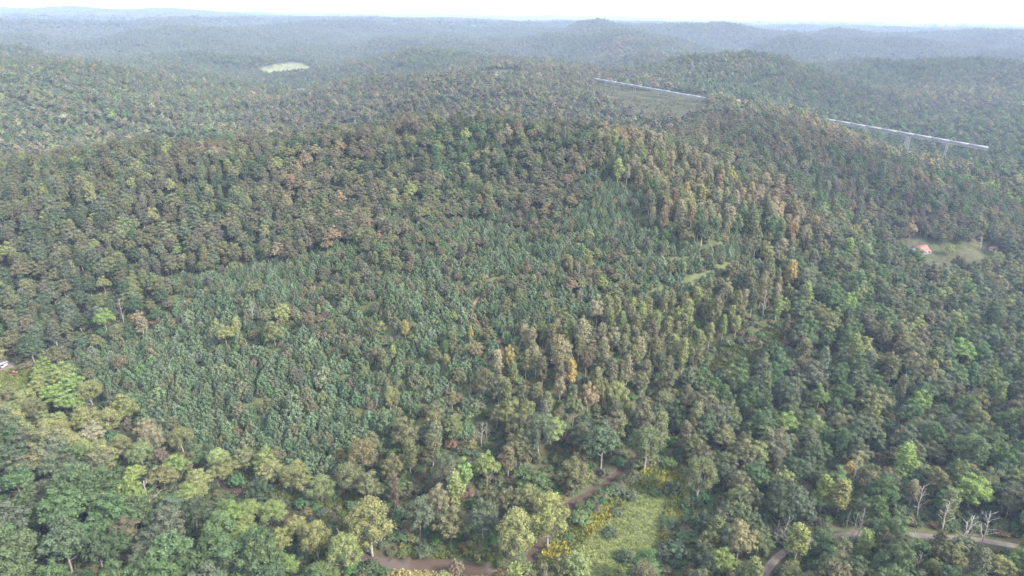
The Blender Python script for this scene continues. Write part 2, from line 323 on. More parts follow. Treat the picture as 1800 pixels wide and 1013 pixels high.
class MB:
    def __init__(s): s.V = []; s.Q = []; s.T = []; s.n = 0
    def add(s, V, Q=None, T=None):
        V = np.asarray(V, float)
        if Q is not None and len(Q): s.Q.append(np.asarray(Q) + s.n)
        if T is not None and len(T): s.T.append(np.asarray(T) + s.n)
        s.V.append(V); s.n += len(V); return s
    def box(s, x0, x1, y0, y1, z0, z1):
        V = [(x, y, z) for z in (z0, z1) for y in (y0, y1) for x in (x0, x1)]
        return s.add(V, [(0, 2, 3, 1), (4, 5, 7, 6), (0, 1, 5, 4), (2, 6, 7, 3), (0, 4, 6, 2), (1, 3, 7, 5)])
    def hexa(s, b, t):
        V = list(b) + list(t); return s.add(V, [(3, 2, 1, 0), (4, 5, 6, 7), (0, 1, 5, 4), (1, 2, 6, 5), (2, 3, 7, 6), (3, 0, 4, 7)])
    def tube(s, P, rad, k=6):
        P = np.asarray(P, float); rad = np.broadcast_to(rad, (len(P),)); rings = []
        for i in range(len(P)):
            d = P[min(i + 1, len(P) - 1)] - P[max(i - 1, 0)]; d = d / (np.linalg.norm(d) + 1e-9)
            a = np.cross(d, (0, 0, 1) if abs(d[2]) < .9 else (1, 0, 0)); a /= np.linalg.norm(a); b = np.cross(d, a)
            th = np.arange(k) * 2 * math.pi / k
            rings.append(P[i] + rad[i] * (np.cos(th)[:, None] * a + np.sin(th)[:, None] * b))
        V = np.vstack(rings); Q = []
        for i in range(len(P) - 1):
            for j in range(k): Q.append((i * k + j, i * k + (j + 1) % k, (i + 1) * k + (j + 1) % k, (i + 1) * k + j))
        return s.add(V, Q, [((len(P) - 1) * k, (len(P) - 1) * k + j, (len(P) - 1) * k + j + 1) for j in range(1, k - 1)])
    def data(s):
        F = []
        if s.Q: F.append(np.vstack(s.Q))
        if s.T: F.append(np.vstack(s.T))
        return np.vstack(s.V), F
    def mesh(s, name, mat, smooth=False):
        V, F = s.data(); return mesh_np(name, V, F, [mat] if mat else [], smooth=smooth)

# ------------------------------------------------------------------ the ground sheet
gpx, gpy, gdz = project(np.c_[GX.ravel(), GY.ravel(), GZ.ravel()])
gY = GY.ravel(); land = np.tile(np.array([0.050, 0.050, 0.026]), (GX.size, 1))
nn = fbm(GX.ravel() / 30, GY.ravel() / 30, 3, 51)[:, None]
land = land * (0.8 + .5 * nn)
def paint(rg, col, mask=None):
    k = in_reg(gpx, gpy, gY, rg) & (gdz > 1); land[k] = np.array(col) * (0.75 + .5 * nn[k])
paint(PINES, (0.055, 0.065, 0.030)); paint(MEADOW, (0.15, 0.16, 0.055)); paint(BANKGRASS, (0.06, 0.095, 0.03)); paint(TANGRASS, (0.22, 0.19, 0.08))
paint(PASTURE, (0.052, 0.053, 0.029)); paint(LAWN, (0.11, 0.17, 0.045)); paint(STRIP, (0.048, 0.054, 0.024)); paint(YARD, (0.11, 0.10, 0.05))
paint(FIELD, (0.11, 0.115, 0.06)); paint(CLEAR, (0.044, 0.045, 0.026)); paint(CLEAR2, (0.06, 0.07, 0.034)); paint(SADDLE, (0.16, 0.135, 0.09)); paint(SCRUB, (0.05, 0.06, 0.026))
bm = np.where((np.hypot(GX.ravel(), gY) < 460) & (np.hypot(GX.ravel(), gY) > 150))[0]
for L in BENCH:
    q = bm[polydist(GX.ravel()[bm], gY[bm], L) < 2.0]; land[q] = np.array([.062, .068, .030]) * (.75 + .5 * nn[q])
far_k = np.hypot(GX.ravel(), gY) > 3000; land[far_k] = np.array([0.045, 0.055, 0.03]) * (0.8 + .4 * nn[far_k])
ck = np.hypot(GX.ravel(), gY) < 700
cd = np.full(GX.size, 1e9); cd[ck] = polydist(GX.ravel()[ck], gY[ck], CREEK)
bank = np.clip((creek_half(GX.ravel(), gY) + 1.8 - cd) / 1.5, 0, 1)[:, None]; land = land * (1 - bank) + np.array([0.05, 0.042, 0.028]) * bank
ii, jj = np.meshgrid(np.arange(NA - 1), np.arange(NR - 1), indexing='ij'); b0 = (ii * NR + jj).ravel()
GF = np.c_[b0, b0 + NR, b0 + NR + 1, b0 + 1][:, ::-1]
me = mesh_np('ground', np.c_[GX.ravel(), GY.ravel(), GZ.ravel()], GF, [ground_material()],
             {'land': ('FLOAT_COLOR', 'POINT', np.c_[land, np.ones(len(land))])}, smooth=True)
link('ground', me, kind='structure')

def ribbon(name, line, w, mat, lift, level=None, **props):
    L = np.array(smooth_line(line, 5)); d = np.gradient(L, axis=0); d /= np.linalg.norm(d, axis=1)[:, None] + 1e-9
    nrm = np.c_[d[:, 1], -d[:, 0]]; K = 5; rows = []
    for j in np.linspace(-1, 1, K):
        q = L + nrm * ((w(L[:, 0], L[:, 1])[:, None] if callable(w) else w / 2) * j) * (1 + .12 * (rng.random(len(L))[:, None] - .5))
        z = hgt(q[:, 0], q[:, 1]) + lift if level is None else np.full(len(L), level)
        rows.append(np.c_[q, z])
    V = np.stack(rows, 1).reshape(-1, 3); m = len(L)
    i, j = np.meshgrid(np.arange(m - 1), np.arange(K - 1), indexing='ij'); b = (i * K + j).ravel()
    return link(name, mesh_np(name, V, np.c_[b, b + 1, b + K + 1, b + K], [mat], smooth=True), **props)
def water_material():
    m, t = new_mat('creek_water'); L = t.links.new
    p = nd(t, 'ShaderNodeBsdfPrincipled'); out = nd(t, 'ShaderNodeOutputMaterial'); g = nd(t, 'ShaderNodeNewGeometry')
    nz = nd(t, 'ShaderNodeTexNoise'); nz.inputs['Scale'].default_value = .8; nz.inputs['Detail'].default_value = 4; L(g.outputs['Position'], nz.inputs['Vector'])
    b = nd(t, 'ShaderNodeBump'); b.inputs['Strength'].default_value = .12; b.inputs['Distance'].default_value = .2; L(nz.outputs[0], b.inputs['Height']); L(b.outputs[0], p.inputs['Normal'])
    p.inputs['Base Color'].default_value = (0.06, 0.042, 0.03, 1); p.inputs['Specular IOR Level'].default_value = .25; p.inputs['Roughness'].default_value = .2; L(p.outputs[0], out.inputs[0]); return m
ribbon('creek', CREEK, lambda x, y: creek_half(x, y) + .9, water_material(), 0, -0.55, kind='structure')
ribbon('dirt_road', LANE, 2.3, M_DIRT, .07, kind='structure')
ribbon('dirt_track', TRACK, 1.3, plain('red_clay', (.15, .095, .06), .95, .3, .4, .3), .07, kind='structure')
ribbon('gravel_road', FAR_ROAD, 14, M_GRAVEL, .35, kind='structure')
ribbon('gravel_road', GRAVEL_LOOP, 9, M_GRAVEL, .35, kind='structure')
ribbon('dirt_driveway', YARD_DRIVE, 4, M_DIRT, .07, kind='structure')

# ------------------------------------------------------------------ tree builders
def unit(v): return v / (np.linalg.norm(v, axis=-1, keepdims=True) + 1e-9)
def leaf_cards(P, N, size, r):
    """quads of uneven outline at P facing N"""
    m = len(P); N = unit(N); a = unit(np.cross(N, r.normal(size=(m, 3)))); b = np.cross(N, a)
    s = size * r.uniform(.6, 1.35, (m, 1)); e = r.uniform(.55, 1, (m, 1))
    V = np.stack([P + a * s * .62, P + b * s * e * .5 + N * s * .12, P - a * s * .55, P - b * s * e * .5 + N * s * .1], 1).reshape(-1, 3)
    k = np.arange(m)[:, None] * 4; return V, k + np.array([[0, 1, 2, 3]])
ICO = None
def ico():
    t = (1 + 5 ** .5) / 2
    V = unit(np.array([(-1, t, 0), (1, t, 0), (-1, -t, 0), (1, -t, 0), (0, -1, t), (0, 1, t), (0, -1, -t), (0, 1, -t), (t, 0, -1), (t, 0, 1), (-t, 0, -1), (-t, 0, 1)], float))
    F = np.array([(0, 11, 5), (0, 5, 1), (0, 1, 7), (0, 7, 10), (0, 10, 11), (1, 5, 9), (5, 11, 4), (11, 10, 2), (10, 7, 6), (7, 1, 8), (3, 9, 4), (3, 4, 2), (3, 2, 6), (3, 6, 8), (3, 8, 9), (4, 9, 5), (2, 4, 11), (6, 2, 10), (8, 6, 7), (9, 8, 1)])
    return V, F
ICV, ICF = ico()
def foliage(clumps, per_area, size, r, core=.72, upbias=.25, needle=False):
    """clumps: (x,y,z,rx,rz). Leaves on the shell of every clump, a rough core inside."""
    VV, QQ, TT, vv, vt = [], [], [], [], []; off = 0
    for (x, y, z, rx, rz) in clumps:
        m = max(8, int(per_area * (rx * rx * 2 + rx * rz * 2)))
        d = r.normal(size=(m, 3)); d[:, 2] += upbias * 1.2; d = unit(d)
        rad = r.uniform(.72, 1.12, (m, 1)); P = np.array([x, y, z]) + d * rad * np.array([rx, rx, rz])
        N = d / np.array([rx, rx, rz]) * rx + r.normal(size=(m, 3)) * .38 + np.array([0, 0, upbias])
        if needle: N = d * .9 + r.normal(size=(m, 3)) * .4 + np.array([0, 0, .3])
        V, Q = leaf_cards(P, N, size, r); VV.append(V); QQ.append(Q + off); off += len(V)
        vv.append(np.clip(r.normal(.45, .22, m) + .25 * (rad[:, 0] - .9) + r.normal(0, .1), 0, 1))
        if core:
            j = ICV * r.uniform(.8, 1.1, (12, 1)) * core * np.array([rx, rx, rz]) + np.array([x, y, z])
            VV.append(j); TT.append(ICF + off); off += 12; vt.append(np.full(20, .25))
    F = [np.vstack(QQ)] + ([np.vstack(TT)] if TT else [])
    return np.vstack(VV), F, np.concatenate(vv + vt)
def crown_oak(r, h=16, w=11, base=.30, nc=60):
    c = []; R0 = w / 2; zt = h * (1 - base); nl = int(r.integers(5, 8)); lobes = [(0, 0, h * base + zt * .62, R0 * .68, zt * .40)]
    for i in range(nl):
        th = i * 2 * math.pi / nl + r.uniform(-.5, .5); k = r.uniform(.30, .50); lr = R0 * r.uniform(.46, .64)
        lobes.append((math.cos(th) * R0 * k, math.sin(th) * R0 * k, h * base + zt * r.uniform(.28, .60), lr, lr * r.uniform(.75, 1.0)))
    per = max(2, nc // (nl + 1))
    for (lx, ly, lz, lr, lh) in lobes:
        for i in range(per):
            u = 1 - 1.5 * (i + .5) / per; th = i * 2.39996 + r.uniform(-.6, .6); q = math.sqrt(max(0, 1 - u * u)); cr = lr * r.uniform(.30, .48)
            c.append((lx + math.cos(th) * q * lr * .8, ly + math.sin(th) * q * lr * .8, lz + u * lh * r.uniform(.75, 1.05), cr, cr * r.uniform(.6, .9)))
        c.append((lx, ly, lz, lr * .62, lh * .6))
    return c
def crown_poplar(r, h=22, w=7, base=.36, nc=26):
    c = []; z0 = h * base
    for i in range(nc):
        f = (i + .5) / nc; z = z0 + (h - z0) * f * .96; rad = w / 2 * (0.55 + .55 * math.sin(math.pi * min(1, f * .9 + .12))) * (1 - .3 * max(0, f - .6) / .4)
        th = i * 2.4 + r.uniform(-.5, .5); k = r.uniform(.2, .62); cr = r.uniform(.75, 1.15) * w * .2
        c.append((math.cos(th) * rad * k, math.sin(th) * rad * k, z, cr, cr * r.uniform(1.0, 1.5)))
    return c
def crown_sycamore(r, h=22, w=14, nc=38):
    c = []
    for i in range(nc):
        u = 1 - 1.5 * (i + .5) / nc; th = i * 2.4 + r.uniform(-.6, .6); q = math.sqrt(max(0, 1 - u * u)); k = r.uniform(.6, 1.02); cr = r.uniform(.1, .17) * w
        c.append((math.cos(th) * q * (w / 2 - cr * .6) * k, math.sin(th) * q * (w / 2 - cr * .6) * k, h * .62 + u * h * .36 * r.uniform(.85, 1.05), cr, cr * r.uniform(.75, 1.1)))
    return c
def crown_pine(r, h=5.0, w=4.5):
    c = []; nl = 8
    for l in range(nl):
        f = l / (nl - 1); z = h * (.14 + .8 * f); rad = w / 2 * (1 - f ** 2.4) * (.8 + .2 * min(1, f * 4)) + .1; m = max(1, int(7 * (1 - f) + 1))
        for i in range(m):
            th = i * 2 * math.pi / m + l * .9 + r.uniform(-.3, .3); cr = w * .145 * r.uniform(.85, 1.25) * (1 - .3 * f)
            c.append((math.cos(th) * rad * .78, math.sin(th) * rad * .78, z + r.uniform(-.2, .2), cr, cr * 1.05))
    c.append((0, 0, h * .42, w * .27, h * .3)); c.append((0, 0, h * .9, w * .12, w * .13)); return c
def crown_shrub(r, h=2.6, w=3.6):
    c = []
    for i in range(11):
        th = i * 2.4; k = math.sqrt(i / 11); cr = r.uniform(.17, .26) * w
        c.append((math.cos(th) * k * w * .36, math.sin(th) * k * w * .36, h * (.58 - .3 * k * k) * r.uniform(.8, 1.15), cr, cr * .8))
    return c
def wood(r, h, rad, limbs, spread, lo, hi, kink=.3, k=6, twigs=0, up=.55, droop=0):
    m = MB(); n = 7; P = np.zeros((n, 3)); P[:, 2] = np.linspace(-.5, h * hi, n); P[1:, :2] += np.cumsum(r.normal(0, kink * .5, (n - 1, 2)), 0)
    m.tube(P, np.linspace(rad, rad * .32, n), k)
    for i in range(limbs):
        f = lo + (hi - lo - .04) * (i + r.uniform(0, .8)) / limbs; z = h * f; j = np.interp(z, P[:, 2], np.arange(n)); b = np.array([np.interp(z, P[:, 2], P[:, a]) for a in range(3)])
        th = i * 2.4 + r.uniform(-.5, .5); L = spread * r.uniform(.65, 1.05) * (1 - .45 * (f - lo) / (1 - lo + 1e-6)); e = up + r.uniform(-.15, .25)
        d = np.array([math.cos(th), math.sin(th), e]); q = [b, b + d * L * .5 + r.normal(0, .15, 3), b + d * L * np.array([1, 1, 1.15 - droop]) + r.normal(0, .25, 3)]
        rr = rad * (.42 - .22 * f); m.tube(q, [rr, rr * .7, rr * .22], max(4, k - 2))
        for t in range(twigs):
            s = r.uniform(.35, .95); bb = q[0] * (1 - s) + q[2] * s; dd = unit(d + r.normal(0, .55, 3)); LL = L * r.uniform(.25, .5)
            m.tube([bb, bb + dd * LL * .5 + r.normal(0, .08, 3), bb + dd * LL], [rr * .4, rr * .28, rr * .1], 4)
            if twigs > 2:
                for s2 in (.5, .8):
                    b3 = bb + dd * LL * s2; d3 = unit(dd + r.normal(0, .7, 3)); m.tube([b3, b3 + d3 * LL * .5], [rr * .2, rr * .06], 3)
    return m
NOMINAL = dict(oak=(16, 11), poplar=(22, 7), sycamore=(22, 14), pine=(5.0, 4.5), dead=(15, 7), shrub=(2.6, 3.6))
PROTO = {}          # species -> list of (trunk mesh, crown mesh, whole mesh)
def make_proto(sp, i):
    r = np.random.default_rng(100 * len(sp) + i * 7 + ord(sp[0])); h, w = NOMINAL[sp]; tr = cr = None; bark = M_BARK
    if sp == 'oak':
        hh, base = h, r.uniform(.14, .26); V, F, v = foliage(crown_oak(r, h, w * r.uniform(.95, 1.05), base), 9, .50, r); tr = wood(r, h, .32, 7, w * .34, .22, .8)
    elif sp == 'poplar':
        V, F, v = foliage(crown_poplar(r, h, w * r.uniform(.9, 1.1), r.uniform(.26, .42)), 7.5, .55, r, .6); tr = wood(r, h, .24, 7, w * .3, .3, .94, .12); bark = M_PALE
    elif sp == 'sycamore':
        V, F, v = foliage(crown_sycamore(r, h, w), 9, .48, r, .55); tr = wood(r, h, .42, 13, w * .46, .2, .86, .35, 7, 2, .85); bark = M_PALE
    elif sp == 'pine':
        V, F, v = foliage(crown_pine(r, h, w * r.uniform(.92, 1.08)), 22, .34, r, .7, .5, True); tr = wood(r, h, .12, 0, 0, 0, .9, .05, 5)
    elif sp == 'shrub':
        V, F, v = foliage(crown_shrub(r, h, w), 12, .34, r, .7); tr = wood(r, h, .06, 5, w * .3, .1, .5, .05, 4)
    elif sp == 'dead':
        tr = wood(r, h, .26, 11, w * .5, .25, 1.0, .35, 6, 4, .8); bark = M_DEAD
    TV, TF = tr.data(); tm = mesh_np(sp + '_trunk', TV, TF, [bark], smooth=True)
    if sp == 'dead': return tm, None, tm
    leaf = M_NEEDLE if sp == 'pine' else M_LEAF
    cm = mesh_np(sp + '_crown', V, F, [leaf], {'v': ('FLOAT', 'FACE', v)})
    AF = list(F) + [f + len(V) for f in TF]; nt = sum(len(f) for f in TF)
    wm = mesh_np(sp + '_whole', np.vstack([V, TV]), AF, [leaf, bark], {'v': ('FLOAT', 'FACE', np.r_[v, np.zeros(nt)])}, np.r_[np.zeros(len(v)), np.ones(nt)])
    return tm, cm, wm
NVAR = dict(oak=7, poplar=6, sycamore=4, pine=6, dead=6, shrub=5)
for sp, k in NVAR.items(): PROTO[sp] = [make_proto(sp, i) for i in range(k)]
LIB = {}
def lib(key, meshes):
    c = bpy.data.collections.new('library_' + key)
    for i, m in enumerate(meshes): c.objects.link(bpy.data.objects.new(f'{key}_{i:02d}', m))
    LIB[key] = c
for sp in PROTO: lib(sp, [p[2] for p in PROTO[sp]])
def far_mesh(i):
    r = np.random.default_rng(900 + i); V, F, v = foliage(crown_oak(r, 16, 11, .2, 18), 1.3, 1.25, r, .8); return mesh_np('far_crown', V, F, [M_LEAF], {'v': ('FLOAT', 'FACE', v)})
lib('far', [far_mesh(i) for i in range(6)])
def tuft(i, top):
    r = np.random.default_rng(40 + i); m = 16; P = np.c_[r.normal(0, .3, (m, 2)), r.uniform(.12, .5, m)]; V, Q = leaf_cards(P, np.c_[r.normal(size=(m, 2)), r.uniform(.2, .9, m)], .42, r)
    return mesh_np('tuft', V, Q, [M_GRASS], {'v': ('FLOAT', 'FACE', r.random(m))})
lib('tuft', [tuft(i, 0) for i in range(4)])
def scatter(name, key, X, Y, Z, sxy, sz, tint, label=None, tilt=0.03):
    n = len(X)
    if n == 0: return
    rot = np.c_[rng.normal(0, tilt, n), rng.normal(0, tilt, n), rng.uniform(0, 6.283, n)]
    me = bpy.data.meshes.new(name); me.vertices.add(n); me.vertices.foreach_set('co', np.c_[X, Y, Z].astype(np.float32).ravel())
    def at(k, t, arr, f): a = me.attributes.new(k, t, 'POINT'); a.data.foreach_set(f, np.ascontiguousarray(arr).ravel())
    at('pick', 'INT', rng.integers(0, 1000, n).astype(np.int32), 'value'); at('rot', 'FLOAT_VECTOR', rot.astype(np.float32), 'vector')
    at('size', 'FLOAT_VECTOR', np.c_[sxy, sxy, sz].astype(np.float32), 'vector'); at('tint', 'FLOAT_VECTOR', np.asarray(tint, np.float32), 'vector')
    o = link(name, me, kind='stuff')
    if label: o['label'] = label; 
    g = bpy.data.node_groups.new('scatter_' + name, 'GeometryNodeTree'); g.interface.new_socket('Geometry', in_out='INPUT', socket_type='NodeSocketGeometry'); g.interface.new_socket('Geometry', in_out='OUTPUT', socket_type='NodeSocketGeometry')
    N = g.nodes.new; L = g.links.new; gi, go = N('NodeGroupInput'), N('NodeGroupOutput'); ip = N('GeometryNodeInstanceOnPoints'); ci = N('GeometryNodeCollectionInfo')
    ci.inputs['Collection'].default_value = LIB[key]; ci.inputs['Separate Children'].default_value = True; ci.inputs['Reset Children'].default_value = True
    def na(k, t): q = N('GeometryNodeInputNamedAttribute'); q.data_type = t; q.inputs['Name'].default_value = k; return [s for s in q.outputs if s.enabled][0]
    e = N('FunctionNodeEulerToRotation'); L(na('rot', 'FLOAT_VECTOR'), e.inputs[0])
    L(gi.outputs[0], ip.inputs['Points']); L(ci.outputs[0], ip.inputs['Instance']); ip.inputs['Pick Instance'].default_value = True
    L(na('pick', 'INT'), ip.inputs['Instance Index']); L(e.outputs[0], ip.inputs['Rotation']); L(na('size', 'FLOAT_VECTOR'), ip.inputs['Scale']); L(ip.outputs[0], go.inputs[0])
    md = o.modifiers.new('scatter', 'NODES'); md.node_group = g
    return o

# ------------------------------------------------------------------ foliage colours (linear albedo)
TINT = dict(
    green=(.057, .083, .035), dkgreen=(.045, .060, .031), greygreen=(.068, .080, .047), olive=(.092, .095, .042), yolive=(.122, .132, .048), yellow=(.142, .146, .055), ygreen=(.108, .140, .042),
    gold=(.185, .142, .048), orange=(.132, .104, .056), tan=(.138, .124, .070), brown=(.092, .081, .047), purple=(.068, .064, .046), dull=(.077, .079, .042), pine=(.061, .083, .041), pineblue=(.074, .096, .053), dkpine=(.050, .067, .035))
WORD = dict(green='mid green', dkgreen='dark green', greygreen='grey green', olive='olive', yolive='yellow olive', yellow='pale yellow', ygreen='bright yellow green', gold='golden', orange='orange', tan='tan', brown='brown', purple='dusky brown', dull='dull green', pine='green', pineblue='blue green', dkpine='dark green')
for _k, _c in TINT.items():
    _l = .3 * _c[0] + .6 * _c[1] + .1 * _c[2]; TINT[_k] = tuple(1.2 * (_l + (q - _l) * .96) for q in _c)
TK = list(TINT); TA = np.array([TINT[k] for k in TK])
def mixpick(n, spec, r=rng):
    ks = list(spec); p = np.array([spec[k] for k in ks], float); c = r.choice(len(ks), n, p=p / p.sum()); return np.array([TK.index(k) for k in ks])[c]
def patchpick(X, Y, spec, scale, seed, mixf=.42):
    """like mixpick, but kindred colours gather in drifts"""
    ks = sorted(spec, key=lambda k: TINT[k][0] / TINT[k][1]); p = np.array([spec[k] for k in ks], float); p = np.cumsum(p / p.sum())
    v = (fbm(X / scale, Y / scale, 3, seed) - .5) * 2.2 * (1 - mixf) + rng.uniform(-.5, .5, len(X)) * mixf * 1.6
    u = (np.argsort(np.argsort(v)) + .5) / len(X); return np.array([TK.index(k) for k in ks])[np.minimum(np.searchsorted(p, u), len(ks) - 1)]
ZONES = {   # name: (colour mix, species mix, height, width); colour mixes also carry cloud shade painted into the leaves
    'leftwood': (dict(green=7, dkgreen=2.4, greygreen=2.2, olive=.5, dull=1.6, ygreen=.25), dict(oak=1), 13.5, 10.4),
    'creekrow': (dict(yolive=5, olive=1, yellow=2.6, ygreen=1.6, tan=.2), dict(sycamore=2, oak=3), 9, 8.2),
    'poplars': (dict(olive=6, tan=2.2, dull=2, yolive=2.2, brown=.2, gold=.15), dict(poplar=4, oak=1), 11.8, 5.6),
    'grove': (dict(tan=3.2, orange=1.2, olive=3, yolive=1.2, dull=1.5, gold=.3, green=1.2, brown=.3), dict(poplar=2, oak=1), 12.5, 6.2),
    'lefthill': (dict(dull=4, olive=2.5, dkgreen=2, greygreen=2, purple=.8, yolive=.5, brown=.6), dict(oak=4, poplar=1), 10.5, 7.4),
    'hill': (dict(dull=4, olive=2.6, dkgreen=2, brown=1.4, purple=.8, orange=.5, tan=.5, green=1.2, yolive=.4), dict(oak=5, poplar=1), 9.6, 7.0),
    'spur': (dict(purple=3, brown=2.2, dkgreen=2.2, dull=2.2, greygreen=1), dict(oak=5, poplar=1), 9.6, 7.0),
    'right': (dict(green=3, greygreen=3, dull=3, olive=2, dkgreen=1.5, yolive=.6, ygreen=.3, brown=.6, orange=.12), dict(oak=5, poplar=1), 12.5, 8.2),
    'riparian': (dict(olive=3, dull=3, greygreen=2, yolive=1.2, green=1, brown=.5), dict(oak=3, poplar=1, sycamore=1), 13, 8.4),
    'far': (dict(dull=4, dkgreen=2.4, green=1.8, olive=2.4, purple=.9, brown=.9, greygreen=2, tan=.5, orange=.3, ygreen=.2), dict(oak=1), 9.6, 7.4),
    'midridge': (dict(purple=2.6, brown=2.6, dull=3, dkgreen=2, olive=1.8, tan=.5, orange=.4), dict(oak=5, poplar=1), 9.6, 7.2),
    'bright': (dict(greygreen=5, olive=3, dull=4, ygreen=.35, tan=.9, green=2.5, yolive=.6, brown=.5), dict(oak=1), 9.6, 7.4),
}
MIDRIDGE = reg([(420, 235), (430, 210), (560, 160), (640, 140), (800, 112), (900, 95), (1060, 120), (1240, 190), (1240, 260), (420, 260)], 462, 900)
BRIGHT = reg([(-400, 110), (0, 100), (150, 78), (330, 135), (430, 175), (420, 240), (250, 250), (-400, 300)], 440, 900)
def in_pines(px, py, X, Y): return in_reg(px + (fbm(X / 22, Y / 22, 3, 71) - .5) * 120, py + (fbm(X / 22 + 50, Y / 22, 3, 72) - .5) * 80 + 8, Y, PINES)
NOTREE = [MEADOW, BANKGRASS, TANGRASS, PASTURE, LAWN, STRIP, YARD, FIELD, CLEAR, CLEAR2, SADDLE, ROADGAP, SCRUB, MEADOWSIDE]

